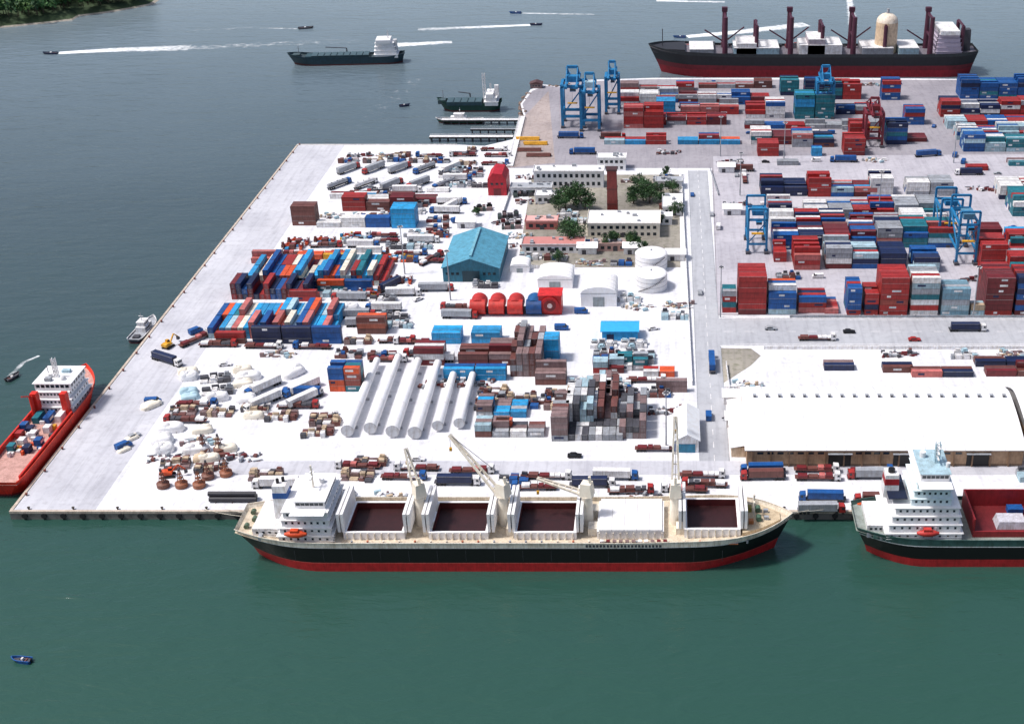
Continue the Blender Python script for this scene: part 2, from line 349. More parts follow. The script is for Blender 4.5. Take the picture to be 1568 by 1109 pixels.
stack(1160,1192,240,3,4,[RED,RED,PINK]); stack(1150,1210,222,3,5); stack(1213,1290,226,3,6); stack(1243,1260,240,2,2,L=6.06); stack(1292,1328,239,4,5,[RED,DRED,RED]); stack(1190,1225,254,1,2,[GREY,PALE])
stack(1300,1330,215,4,4,[RED,BLUE]); stack(1357,1386,222,5,5,[BLUE,TEAL,NAVY]); stack(1388,1425,218,2,4)
stack(925,1020,222,2,3,[BLUE,LBLUE,RED,PALE,ORANGE]); stack(1038,1135,222,2,3,[BLUE,LBLUE,RED,ORANGE,LBLUE])
stack(955,1003,197,6,5,[RED,PINK,RED]); stack(1005,1040,180,5,5,[BLUE,LBLUE,RED,WHITE]); stack(1042,1140,176,3,4,[RED,RED,DRED,PINK,GREY]); stack(990,1110,192,3,4,[DRED,RED,GREY,DRED])
stack(1142,1215,182,4,5,[WHITE,RED,BLUE,WHITE]); stack(1217,1278,183,6,5,[TEAL,BLUE,LBLUE,BLUE]); stack(1280,1350,176,3,4)
stack(1195,1230,147,5,5,[BLUE,NAVY,TEAL]); stack(1232,1320,153,5,5,[BLUE,TEAL,RED,NAVY]); stack(1350,1384,154,6,4,[NAVY,BLUE,RED]); stack(1070,1190,136,2,3,[GREY,BROWN,RED]); stack(950,1060,140,2,3,[GREY,BROWNG,RED,BLUE])
stack(1120,1190,161,3,4,[RED,DRED,BLUE]); stack(1010,1115,158,3,4,[GREY,DRED,BLUE,WHITE]); stack(1385,1410,192,4,4,[BLUE,RED]); stack(950,1005,162,3,4,[BLUE,RED,WHITE]); stack(1290,1345,200,2,3,[WHITE,GREY,RED]); stack(1140,1280,198,2,3,[WHITE,GREY,RED,BLUE])
stack(1470,1600,152,5,6,[BLUE,TEAL,BLUE,NAVY]); stack(1440,1465,162,2,3,[RED,WHITE]); stack(1440,1600,180,4,5,[RED,WHITE,NAVY,GREY]); stack(1450,1600,198,3,5,[WHITE,BLUE,RED,PALE]); stack(1465,1600,215,3,5,[WHITE,BLUE,PALE,RED,WHITE]); stack(1475,1600,233,4,5,[PALE,TEAL,WHITE,BLUE]); stack(1545,1600,255,2,3); stack(1480,1525,262,1,2,[GREY,RED])
# left blocks
LP=[LBLUE,BLUE,LBLUE,PINK,CREAM,TEAL,ORANGE,PALE,LBLUE,BLUE,CYAN]
stack(320,512,519,3,2,LP,'y',.6); stack(332,385,527,2,1,[RED,BROWN],'x',.5,0); stack(388,514,527,3,1,[NAVY,BLUE,NAVY],'x',.9,0)
stack(355,478,459,3,1,[RED,NAVY,DRED,BLUE],'y',.5); stack(380,590,438,3,2,[LBLUE,BLUE,PALE,CREAM,ORANGE,RED,TEAL,CYAN],'y',.5); stack(445,590,446,2,1,[NAVY,TEAL,ORANGE,BLUE],'x',.8,0); stack(445,500,462,2,2,[ORANGE,BROWN,RED]); 
stack(385,430,404,3,2,[PINK,RED]); stack(448,483,346,4,3,[BROWN,BROWN,RED],'x',.9,0); stack(600,652,350,4,4,[CYAN,LBLUE,CYAN],'x',.9,0)
stack(525,620,324,3,3,[DRED,BROWN,RED,WHITE]); stack(505,560,305,2,2,[WHITE,LBLUE,DRED]); stack(560,665,312,2,3,[DRED,WHITE,BROWN]); stack(485,600,349,2,2,[WHITE,WHITE,BLUE]); stack(455,520,398,2,2,[ORANGE,YEL,WHITE]); stack(545,600,398,2,2,[BROWN,WHITE,PINK])
stack(505,548,600,4,3,[ORANGE,TEAL,C(150,70,60),BLUE],'x',.4,1,6.06); stack(548,590,512,3,2,[ORANGE,BROWN,C(165,90,70)],'x',.6,1)
GB=[BROWNG,BROWNG,GREY,WHITE,PALE,DGREY,BROWN]
stack(635,700,560,3,3,[WHITE,PALE,RED,DRED]); stack(662,720,527,2,3,[CYAN,CYAN],'x',1,0); stack(722,775,527,2,3,[LBLUE,PALE],'x',1,0)
stack(702,778,560,3,4,[DRED,BROWN,BROWNG]); stack(680,765,583,2,2,[CYAN,BLUE,CYAN],'x',.5,0); stack(782,832,577,5,4,[BROWNG,BROWN,GREY],'y',.5,1,6.06); stack(834,857,555,4,3,[CYAN,LBLUE],'x',.9,0,6.06)
stack(820,866,590,3,3,[BROWNG,BROWN],'x',.7); stack(730,820,640,2,4,[CYAN,PALE,GREY,LBLUE,BROWNG],'x',.3,1,6.06); stack(728,845,670,2,3,GB,'x',.3,1,6.06); stack(845,870,676,4,8,[BROWNG,GREY,BROWN],'x',.6,1,6.06)
stack(868,905,655,4,3,[WHITE,GREY,PALE,DGREY],'y',.4,1,6.06); stack(905,950,650,3,4,[BROWNG,BROWN,WHITE],'y',.5,1,6.06); stack(948,985,672,3,4,[BROWNG,DGREY,GREY],'y',.4,1,6.06); stack(870,950,675,1,2,[WHITE,GREY,DGREY],'y',.2,0,6.06); stack(760,778,662,2,1,[ORANGE],'x',1,0,6.06)
stack(908,945,572,3,3,[WHITE,RED,PALE,DRED],'x',.3,1,6.06); stack(945,985,568,3,3,[WHITE,GREY,TEAL],'x',.3,1,6.06); stack(985,1034,578,2,2,[RED,TEAL,ORANGE,WHITE],'x',.3,1,6.06); stack(1005,1048,601,2,1,[BROWNG,BROWN],'x',1,0)
stack(885,940,620,2,3,[PALE,WHITE,BROWNG],'y',.3,1,6.06)
for a,b_,v_ in((1262,1320,568),(1352,1395,571),(1396,1480,578),(1494,1640,562),(1510,1640,577)): stack(a,b_,v_,1 if v_<575 else 2,2,[BROWNG,BROWN,DRED,NAVY,PINK],'x',.5,1)
# ------------------------------------------------------------------ vehicles and loose cargo
def wheels(m,xs,w,r=.5):
    for x in xs:
        for s in(-1,1): m.cyl((x,s*w/2,r),(x,s*(w/2-.35),r),r,BLACK,n=10,mat=4)
def truck(cab,load,col,rn=R):
    m=MB(); m.part('cab')
    m.prism([(6.0,.7),(8.2,.7),(8.2,1.9),(7.9,3.1),(6.0,3.3)],-1.2,1.2,cab); m.box(7.95,8.2,-1.05,1.05,2.0,2.7,BLACK,2); m.box(6.9,7.7,-1.24,1.24,1.9,2.7,BLACK,2); m.box(8.2,8.35,-1.2,1.2,.5,.95,DGREY)
    m.part('chassis'); m.box(-7.5,6.5,-.5,.5,.75,1.1,DGREY); m.box(-7.8,5.6,-1.22,1.22,1.1,1.3,BROWN if load=='flat' else DGREY)
    m.part('wheels'); wheels(m,(-6.8,-5.5,-4.2,5.3,7.4),2.4)
    m.part('load')
    if load=='container': container(m,-6.8,-1.22,1.31,12.19,'x',col)
    elif load=='tank':
        m.cyl((-7.4,0,2.5),(5.4,0,2.5),1.2,col,n=14); m.cyl((-7.4,0,2.5),(-7.8,0,2.5),1.2,col,.7,n=14); m.cyl((5.4,0,2.5),(5.8,0,2.5),1.2,col,.7,n=14)
        for x in(-5,-1,3): m.cyl((x,0,3.6),(x,0,3.9),.35,DGREY)
    elif load=='box': m.box(-7.6,5.5,-1.25,1.25,1.31,4.0,col); m.box(-7.65,-7.6,-1.15,1.15,1.4,3.9,GREY)
    else:
        x=-7
        while x<4.5:
            l=rn.uniform(1.5,4); m.bx(x+l/2,rn.uniform(-.1,.1),1.31,l*.9,2.1,rn.uniform(.4,1.3),rn.choice([col,BROWN,WHITE,DRED])); x+=l
    return m.asset({'container':'container_truck','tank':'tanker_truck','box':'box_truck','flat':'flatbed_truck'}[load])
def car(col,van=False):
    m=MB(); m.part('body'); 
    if van: m.prism([(-2.6,.4),(2.6,.4),(2.6,1.2),(1.9,1.5),(1.3,2.2),(-2.6,2.2)],-.95,.95,col)
    else: m.prism([(-2.2,.35),(2.2,.35),(2.25,.8),(1.2,.95),(-2.2,.98)],-.88,.88,col); m.prism([(-1.7,.98),(1.0,.95),(.3,1.45),(-1.2,1.45)],-.78,.78,col)
    m.part('windows')
    if van: m.prism([(1.95,1.5),(1.42,2.1),(.5,2.1),(.5,1.5)],-.98,.98,BLACK,2)
    else: m.prism([(-1.5,1.0),(.85,1.0),(.25,1.38),(-1.15,1.38)],-.81,.81,BLACK,2)
    m.part('wheels'); wheels(m,(-1.4,1.4),1.8,.34)
    return m.asset('parked_van' if van else 'parked_car')
def crates(pal):
    m=MB(); m.part('crates')
    x=-5
    while x<5:
        w_=R.uniform(1.2,3.4); y_=-2.4
        while y_<2.2:
            d=R.uniform(1,2.4); h=R.uniform(.7,2.5); c=R.choice(pal)
            m.bx(x+w_/2,y_+d/2,0,w_*.93,d*.9,h,c,a=R.uniform(-.06,.06)); m.bx(x+w_/2,y_+d/2,h+.003,w_*.98,.15,.05,DGREY)
            if R.random()<.35: m.bx(x+w_/2,y_+d/2,h+.06,w_*.6,d*.6,R.uniform(.4,1.2),R.choice(pal),a=R.uniform(-.3,.3))
            y_+=d
        x+=w_+R.uniform(0,.5)
    return m.asset('cargo_crates')
def pallets(pal):
    m=MB(); m.part('pallet_loads')
    for _ in range(22):
        x,y_=R.uniform(-7,7),R.uniform(-3,3); a=R.choice([0,0,.4,1.2])
        m.bx(x,y_,0,1.3,1.1,.15,BROWN,a=a); k=R.random()
        if k<.6: m.bx(x,y_,.15,R.uniform(.9,2.6),R.uniform(.8,1.4),R.uniform(.4,1.6),R.choice(pal),a=a)
        elif k<.8: m.cyl((x,y_,.15),(x,y_,1.1),.45,R.choice(pal),n=8)
        else: m.cyl((x-1.5,y_,.4),(x+1.8,y_+.4,.4),.25,R.choice(pal),n=6)
    return m.asset('palletised_cargo')
def tarp(col,L=8,W=4,Hh=2.4):
    m=MB(); m.part('tarpaulin'); m.lump((0,0,0),L,W,Hh,col,mat=5); m.lump((L*.2,W*.15,0),L*.6,W*.7,Hh*1.25,col,e=.8,mat=5)
    m.part('straps'); 
    for k in(-.25,.05,.3): m.box(k*L,k*L+.12,-W/2-.05,W/2+.05,0,.4,DGREY)
    return m.asset('tarpaulin_covered_cargo')
def pipes(col,L=12,r=.35,nn=6,name='pipe_bundle',cap=BLACK):
    m=MB(); m.part('pipes'); n_=nn; z=r+.15; 
    while n_>0:
        for i in range(n_):
            y_=(i-(n_-1)/2)*2*r*1.03; e=R.uniform(-.3,.3); m.cyl((-L/2+e,y_,z),(L/2+e,y_,z),r,col,n=10,capcol=cap)
        n_-=1; z+=r*1.75
        if nn-n_>=3: break
    m.part('timbers')
    for k in(-.35,0,.35): m.box(k*L-.1,k*L+.1,-nn*r-.2,nn*r+.2,0,.15,BROWN)
    return m.asset(name)
def excavator(col):
    m=MB(); m.part('tracks')
    for s in(-1,1): m.prism([(-2,.0),(2,.0),(2.4,.4),(2,.9),(-2,.9),(-2.4,.4)],s*1.3-.3,s*1.3+.3,BLACK)
    m.part('body'); m.cyl((0,0,.9),(0,0,1.2),.8,DGREY); m.prism([(-2.6,1.2),(1.4,1.2),(1.4,1.9),(-1,2.5),(-2.6,2.3)],-1.3,1.3,col)
    m.part('cab'); m.prism([(.0,1.9),(1.6,1.9),(1.4,3.1),(.1,3.2)],.2,1.3,col); m.prism([(.2,2.2),(1.65,2.2),(1.45,2.95),(.25,3.0)],.15,1.33,BLACK,2)
    m.part('arm'); m.beam((1.2,-.3,1.8),(3.8,-.3,4.6),.5,col); m.beam((3.8,-.3,4.6),(6,-.3,2.4),.4,col); m.prism([(5.6,2.5),(6.4,2.3),(6.6,1.2),(5.5,1.0)],-.9,.3,DGREY)
    return m.asset('excavator')
def buoy(col):
    m=MB(); m.part('float'); m.cyl((0,0,.2),(0,0,1.6),2.2,col,n=16); m.cyl((0,0,1.6),(0,0,2.0),2.2,col,1.2,n=16)
    m.part('tower')
    for a in range(4): m.beam((1.2*math.cos(a*1.57),1.2*math.sin(a*1.57),2),(.35*math.cos(a*1.57),.35*math.sin(a*1.57),6.5),.22,col)
    for z,r_ in((3.5,.9),(5,.6)): m.cyl((0,0,z),(0,0,z+.15),r_,col,n=8)
    m.part('lantern'); m.cyl((0,0,6.5),(0,0,7.3),.4,DGREY,n=8); m.part('chocks'); m.box(-2,2,-.3,.3,0,.2,BROWN)
    return m.asset('navigation_buoy')
def A(f,*sets): return [f(*s) for s in sets]
T_box=A(truck,(WHITE,'box',WHITE),(BLUE,'box',WHITE),(RED,'box',GREY)); T_con=A(truck,(WHITE,'container',RED),(BLUE,'container',BLUE),(WHITE,'container',WHITE),(WHITE,'container',NAVY),(RED,'container',BROWN))
T_flat=A(truck,(WHITE,'flat',BROWN),(BLUE,'flat',DRED),(RED,'flat',DGREY),(WHITE,'flat',PINK)); T_tank=A(truck,(WHITE,'tank',WHITE),(BLUE,'tank',GREY))
CARS=A(car,(WHITE,),(GREY,),(RED,),(BLUE,),(BLACK,),(WHITE,True),(BLUE,True))
CR_mix=[crates([WHITE,GREY,BROWN,DRED,BLUE,DGREY]) for _ in range(3)]; CR_br=[crates([BROWN,BROWNG,TAN,DGREY,WHITE]) for _ in range(3)]; CR_col=[crates([ORANGE,RED,WHITE,YEL,LBLUE,BROWN]) for _ in range(3)]; CR_w=[crates([WHITE,WHITE,PALE,GREY,DGREY]) for _ in range(3)]; CR_dk=[crates([DGREY,C(60,75,72),C(75,55,55),BROWNG,BLACK]) for _ in range(2)]
PL=[pallets([WHITE,GREY,BROWN,DGREY,DRED]) for _ in range(3)]+[pallets([WHITE,PALE,TAN,GREY,BROWNG]) for _ in range(2)]
TP=[tarp(WHITE,R.uniform(7,12),R.uniform(4,6),R.uniform(2,3.5)) for _ in range(4)]+[tarp(CREAM),tarp(PALE,7,4,2)]
PB=[pipes(WHITE),pipes(BROWN,11,.3,7),pipes(C(150,75,55),12,.4,5),pipes(DGREY,12,.35,6)]
EX=[excavator(YEL),excavator(ORANGE)]; BU=[buoy(C(120,75,60)),buoy(C(190,130,95)),buoy(C(150,90,60))]
LEN={'container_truck':18,'tanker_truck':18,'box_truck':18,'flatbed_truck':18,'parked_car':6,'parked_van':7,'cargo_crates':12,'tarpaulin_covered_cargo':10,'pipe_bundle':14,'excavator':9,'palletised_cargo':15,'navigation_buoy':5}
def row(v,u0,u1,kinds,gap=2,rot=0,skip=.06,jy=1.2):
    x,y=site(u0,v); x1=site(u1,v)[0]
    while x<x1:
        a=R.choice(kinds); L=LEN[a[0]]*(abs(math.cos(rot))+.25*abs(math.sin(rot)))
        if R.random()>skip: place(a,x+L/2,y+R.uniform(-jy,jy),0,rot+R.uniform(-.04,.04)+(math.pi if R.random()<.5 else 0))
        x+=L+R.uniform(.3,gap)
# row A diagonal white trailers
for v in(262,286): row(v,515 if v<270 else 500,690,T_box+T_tank+[PB[0]]+T_box,.6,math.radians(55),.03)
row(248,520,690,CR_mix+T_flat+CR_br); row(240,600,775,CR_br+T_flat+[PB[1]]); row(252,700,770,T_flat+CR_br); row(232,700,775,T_flat+CR_br); row(240,530,600,PL+CR_dk)
for v in(262,270,278,287): row(v,675,725,CR_mix+T_box+CR_w)
row(294,560,665,[PB[0]]+T_box+CR_w); row(300,520,600,T_flat+CR_mix); row(335,540,600,CR_mix+T_box); row(331,485,600,PL+CR_mix); row(314,625,670,T_box+CR_mix); row(326,620,668,CR_w+T_box)
for v in(340,352,362): row(v,650,672,CR_mix)
for v,a,b_ in((362,520,665),(372,440,640),(380,430,640),(390,425,460),(391,500,640),(401,590,640)): row(v,a,b_,CR_col+T_box+T_flat+CR_w+[TP[0],TP[1]],1.5)
for v,a,b_ in((447,600,640),(432,595,625),(452,500,610),(461,505,600),(475,520,600),(488,515,590),(500,525,595)): row(v,a,b_,CR_w+CR_col+T_box+[TP[2]],1.5)
row(532,300,475,T_flat,3); row(524,525,600,T_flat+CR_br,3); row(541,330,500,PL,5,0,.5)
row(545,515,640,T_flat+CR_mix); row(553,560,640,T_box+T_flat); row(527,600,660,T_flat+CR_br)
for v in(570,580,590,600,612): row(v,270,385-(v-570)*.3,TP+CR_w+TP,1,.2,.1)
for v in(575,598,618): row(v,375,445,[PB[0]]+T_box+[TP[1]],.6,math.radians(50),.1)
row(606,430,460,[T_con[1],tarp(CYAN,7,4,3)],1)
for v,a,b_ in((622,265,330),(634,255,325),(646,250,320),(625,370,430),(640,368,425)): row(v,a,b_,T_flat+CR_br+[TP[4]],1)
for v,a,b_ in((660,240,330),(675,228,330),(690,230,330),(705,225,300)): row(v,a,b_,TP+CR_w+PL+TP,2,.15,.15)
for v,a,b_ in((694,300,355),(705,285,355),(717,240,350),(730,238,345),(744,240,310)): row(v,a,b_,BU+BU+[CR_br[0],PL[0],EX[1],tarp(TAN,5,4,2.5)],1.2,.2,.1)
for v in(612,625,638,650,662): row(v,470+(650-v)*.3,525+(612-v)*.1,CR_br+[PB[1]],1,.1,.1)
for v in(602,612,622): row(v,730,870,CR_mix+CR_br,1)
for v in(530,545,555): row(v,905,985,CR_w+CR_mix,1.5)
row(583,905,1000,T_flat+CR_br,2); row(592,870,960,CR_br+CR_w,1); row(605,880,990,CR_mix,1); row(632,990,1030,PL,1); row(590,640,730,PL+CR_w,1)
for v in(475,487): row(v,672,730,T_box+CR_w+T_flat,2)
for v,a,b_ in((452,735,770),(440,720,740)): row(v,a,b_,CR_w+T_con,2)
row(462,940,1040,CR_w+T_box,3,0,.2); row(470,950,1040,PL,4,0,.2); row(485,945,1030,T_box+CR_w,5,0,.3)
# dark machinery yard behind the blue hall
for v,a,b_ in((322,722,750),(331,715,770),(340,708,785),(349,765,800),(362,770,800),(376,780,800),(300,785,815),(312,788,815)): row(v,a,b_,CR_dk+CR_dk+PL+[PB[3]],.6,.15,.05)
for v,a,b_ in((396,795,880),(404,880,950),(398,1005,1040),(272,790,820),(278,950,1030),(345,1010,1040),(318,1010,1042),(375,880,900),(340,830,895),(330,850,890)): row(v,a,b_,CR_w+CR_mix+PL,2,0,.2)
# quay front rows
for v,a,b_,k in((731,385,430,CR_br),(745,385,430,T_box+CR_mix),(731,525,610,T_flat+CR_br),(722,600,710,CR_br+T_flat),(743,660,740,T_flat+T_con),(748,780,885,T_flat+T_con),(735,760,800,CR_mix),(753,925,1010,T_flat),(730,1035,1100,T_flat+[PB[1]]),(744,1040,1100,CR_mix+T_flat),
   (722,1130,1330,T_con+T_flat),(733,1130,1320,T_con+T_flat+T_box),(768,1220,1310,T_con+T_flat),(782,1215,1310,T_con+T_box),(728,1560,1600,CR_w)): row(v,a,b_,k,2,0,.1)
row(760,440,520,CR_w+CR_mix,3); row(708,540,600,CR_br,6,0,.5); row(718,440,520,T_flat+PL,2); row(735,800,1020,PL+T_box+T_flat,8,0,.4); row(762,560,1000,PL+CR_w,9,0,.5)
row(545,1170,1560,PL+CR_w,14,0,.5); row(590,1112,1130,PL,1); row(640,1110,1125,PL,1)
# yard clutter between container rows
for v,a,b_ in((250,1100,1180),(262,1110,1160),(248,1240,1420),(315,1105,1170),(426,1185,1300),(430,1400,1480),(205,1140,1300),(236,870,1090),(212,850,920),(166,940,1040),(268,1460,1540),(290,1480,1530),(350,1500,1550),(130,1080,1400)): row(v,a,b_,PL+T_con+CARS+T_con+CR_mix,10,0,.35)
# sparse traffic and parked cars
for u,v,r_ in((205,670,.9),(235,618,.1),(190,686,.9),(1090,330,1.57),(1072,450,1.57),(1085,640,1.57),(1060,300,1.57),(1300,510,0),(1400,522,0),(1180,505,0),(640,705,0),(880,700,0),(300,510,.9),(345,560,.2),(700,340,.6),(640,460,.8),(620,500,.4),(860,505,0),(800,498,.1),(1000,505,.3),(890,480,0),(1462,240,1.2),(1475,250,1.2),(1430,195,1.2),(1128,270,1.5),(1100,350,1.5)):
    put(R.choice(CARS),u,v,r_,sc=1.15)
for u,v,r_ in((255,555,-.5),(300,523,.95),(1005,690,0),(1090,560,1.57),(1140,275,1.57),(1420,240,.2),(600,440,1.0),(660,400,1.0),(690,320,1.1),(1250,521,0),(1480,507,0)): put(R.choice(T_flat+T_con),u,v,r_)
put(EX[0],258,532,1.2)
for u,v,s in((232,622,1.2),(202,672,.8),(190,690,.7)): put(tarp(CREAM,7,4,1.6),u,v,.9,sc=s)
put(pipes(C(50,50,60),16,.9,2,'pipe_bundle'),358,766)
# turbine tower sections
def tower(L,r0,r1):
    m=MB(); m.part('shell'); k=6; zc=2.9
    for i in range(k):
        a=r0+(r1-r0)*i/k;b_=r0+(r1-r0)*(i+1)/k
        m.cyl((0,L*i/k,zc),(0,L*(i+1)/k,zc),a,WHITE,b_,n=22,caps=False,mat=5)
        if i in(2,4): m.cyl((0,L*i/k-.06,zc),(0,L*i/k+.06,zc),a+.04,C(205,206,210),n=22,caps=False)
    m.cyl((0,-.2,zc),(0,.1,zc),r0+.1,GREY,n=22,capcol=C(205,207,212)); m.cyl((0,L-.1,zc),(0,L+.2,zc),r1+.1,GREY,n=22)
    m.part('cradles')
    for q in(.12,.5,.88): m.box(-2.2,2.2,L*q-.4,L*q+.4,0,.8,GREY)
    return m.asset('turbine_tower_section')
for u,v,L,r0,r1 in((533,670,56,2.3,1.3),(568,666,57,2.3,1.4),(602,671,56,2.4,1.5),(636,673,55,2.5,1.5),(671,662,44,2.0,1.3),(704,658,38,2.0,1.3)): put(tower(L,r0,r1),u,v)
# ------------------------------------------------------------------ buildings
def gable_x(m,x0,x1,y0,y1,ze,zr,ry,wall,roof,rm=5):
    m.part('walls'); m.prism([(y0,0),(y1,0),(y1,ze),(ry,zr),(y0,ze)],x0,x1,wall,0,'x')
    m.part('roof'); o=.7; t=.25
    m.prism([(y0-o,ze-.1),(ry,zr+.15),(ry,zr+.15+t),(y0-o,ze-.1+t)],x0-o,x1+o,roof,rm,'x')
    m.prism([(ry,zr+.15),(y1+o,ze-.1),(y1+o,ze-.1+t),(ry,zr+.15+t)],x0-o,x1+o,roof,rm,'x')
def gable_y(m,x0,x1,y0,y1,ze,zr,wall,roof,rm=5):
    rx=(x0+x1)/2; m.part('walls'); m.prism([(x0,0),(x1,0),(x1,ze),(rx,zr),(x0,ze)],y0,y1,wall)
    m.part('roof'); o=.6;t=.25
    m.prism([(x0-o,ze-.1),(rx,zr+.15),(rx,zr+.15+t),(x0-o,ze-.1+t)],y0-o,y1+o,roof,rm)
    m.prism([(rx,zr+.15),(x1+o,ze-.1),(x1+o,ze-.1+t),(rx,zr+.15+t)],y0-o,y1+o,roof,rm)
def warehouse(W,ridgeY=30,D=45,wall=C(178,146,116)):
    m=MB(); m.part('walls'); m.box(0,W,0,D,0,7,wall)
    prof=[]; k=14
    for i in range(k+1):
        t=i/k; y_=-.5+(D+1.0)*t; z_=6.95+6.6*(1-abs((y_-ridgeY)/(ridgeY+.5 if y_<ridgeY else D+.5-ridgeY))**1.6)
        prof.append((y_,z_))
    m.part('gable_ends'); m.prism([(0,7)]+[(max(0,min(D,a)),max(7.0,b_-.15)) for a,b_ in prof]+[(D,7)],.02,W-.02,C(150,150,152),0,'x')
    m.part('roof'); n_=len(prof)
    vs=[(x,a,b_) for x in(-.8,W+.8) for a,b_ in prof]+[(x,a,b_-.25) for x in(-.8,W+.8) for a,b_ in prof]
    fs=[(i,n_+i,n_+i+1,i+1) for i in range(n_-1)]+[(2*n_+i,2*n_+i+1,3*n_+i+1,3*n_+i) for i in range(n_-1)]
    fs+=[(i,i+1,2*n_+i+1,2*n_+i) for i in range(n_-1)]+[(n_+i,3*n_+i,3*n_+i+1,n_+i+1) for i in range(n_-1)]+[(0,2*n_,3*n_,n_)]
    m.add(vs,fs,WHITE,5)
    m.part('roof_seams')
    x=7
    while x<W:
        for i in range(n_-1):
            (a,b_),(c,d)=prof[i],prof[i+1]; m.add([(x,a,b_+.03),(x+.3,a,b_+.03),(x+.3,c,d+.03),(x,c,d+.03)],[(0,1,2,3)],C(200,203,212),5)
        x+=7
    m.part('vents'); x=4
    while x<W-2: m.bx(x,ridgeY-3.4,13.2,.9,.8,1.0,C(100,102,110)); m.bx(x,ridgeY-3.4,14.2,1.4,1.2,.2,GREY); x+=4.6
    m.part('doors')
    for x in(29,52,78): m.box(x,x+8,-.08,0,0,5.2,C(20,20,24)); m.box(x-.3,x+8.3,-1.2,-.1,5.4,5.65,GREY)
    m.part('high_windows'); m.wins(3,28,0,5.0,7,2.2,.9); m.wins(38,51,0,5.0,4,2.2,.9); m.wins(61,77,0,5.0,4,2.2,.9)
    m.part('buttresses'); x=2
    while x<W: m.box(x-.25,x+.25,-.5,-.01,0,6.4,C(140,112,88)); x+=6.5
    m.part('wall_base'); m.box(-.02,W+.02,-.05,-.002,0,1.0,C(120,98,80))
    return m.asset('warehouse')
put(warehouse(98),1143,714); put(warehouse(90),1580,714)
m=MB(); m.part('walls'); m.box(0,5,0,34,0,4,TAN); m.part('roof'); m.prism([(-.5,4.02),(5,5),(5,5.2),(-.5,4.25)],-.5,34.5,WHITE,5); m.part('windows'); m.wins(1,33,0,1.6,8,1.4,1.2,-1,'x'); put(m.asset('storage_shed'),1120,700)
# teal hall
m=MB(); gable_y(m,-13,13,0,38,7,11.5,C(35,110,135),C(88,158,186),0); m.part('doors'); m.box(-4,4,-.08,0,0,5.5,C(20,60,75)); m.part('windows'); m.wins(-12,-5,0,3.5,3,1.3,1.2); m.wins(5,12,0,3.5,3,1.3,1.2); m.part('ridge_vent'); m.box(-.6,.6,2,36,11.9,12.5,C(120,180,200))
put(m.asset('blue_roofed_hall'),722,432)
# low-vaulted sheds
def arch(w,h,L,name='vaulted_storage_shed',col=WHITE):
    m=MB(); m.part('shell'); pts=[(-w/2,0)]+[(-w/2*math.cos(math.pi*i/14),h*.68+h*.32*math.sin(math.pi*i/14)) for i in range(15)]+[(w/2,0)]
    m.prism(pts,0,L,col,5); m.part('ribs'); y=2.0
    while y<L-1:
        for i in range(1,len(pts)-2):
            a=pts[i];b_=pts[i+1]; m.beam((a[0],y,a[1]),(b_[0],y,b_[1]),.08,GREY)
        y+=4
    m.part('door'); m.box(-w*.16,w*.16,-.1,-.02,0,h*.5,C(150,160,165)); m.part('trim'); m.box(-w/2-.05,w/2+.05,-.12,-.02,h*.66,h*.69,GREY); return m.asset(name)
put(arch(16,9.5,17),917,470); put(arch(16,6.5,15),850,442); put(arch(9,4.5,9),796,418)
# tanks
def tank(r,h,col=WHITE,name='storage_tank'):
    m=MB(); m.part('shell'); m.cyl((0,0,0),(0,0,h),r,col,n=36,caps=False,mat=5); 
    for z in(h*.33,h*.66,h-.2): m.cyl((0,0,z),(0,0,z+.18),r+.06,GREY,n=36,caps=False)
    m.part('roof'); m.dome((0,0,h),r,r*.16,col,36,5,5); m.part('vent'); m.cyl((0,0,h+r*.15),(0,0,h+r*.15+.8),.4,GREY)
    m.part('stairs')
    for i in range(20):
        a=-2.4+i*.09; m.bx((r+.5)*math.cos(a),(r+.5)*math.sin(a),h*i/20,.9,.5,.15,DGREY,a=a)
    return m.asset(name)
x,y=site(997,450); place(tank(7.3,7),x,y+7.5); x,y=site(997,418); place(tank(7.6,7),x,y+7.5)
# red tanks row
m=MB(); m.part('tanks')
for i in range(4): m.cyl((-13+i*8.2,-1,3.6),(-13+i*8.2,7,3.6),3.6,C(190,45,40) if i<3 else C(20,90,150),n=22); m.cyl((-16.3+i*8.2,0,3.5),(-9.6+i*8.2,0,3.5),3.3,C(200,50,42) if i<3 else C(20,70,130),n=22)
m.part('cradles'); m.box(-17,16,-1,7,0,.5,DGREY); put(m.asset('red_pressure_tank'),778,481)
m=MB(); m.part('drum'); m.box(-5,5,0,8,0,9,C(195,25,28),1); m.cyl((0,-.1,4.8),(0,-.9,4.8),3.9,C(190,20,25),n=28); m.part('hub'); m.cyl((0,-.9,4.8),(0,-1.2,4.8),2.6,C(120,15,25),n=24); m.cyl((0,-1.2,4.8),(0,-1.5,4.8),1.1,C(225,200,200),n=16); m.part('roof'); m.box(-5.3,5.3,-.3,8.3,9,9.3,C(215,40,40)); put(m.asset('red_winch_house'),843,482)
# red hall
m=MB(); m.part('walls'); m.prism([(-5,0),(5,0),(5,9),(3,12),(-2,12.5),(-5,9)],0,16,C(190,25,45),1); m.part('door'); m.box(-2,2,-.08,0,0,4,DRED); m.part('windows'); m.wins(-4,4,0,6,3,1.4,1.2); put(m.asset('red_hall'),762,300)
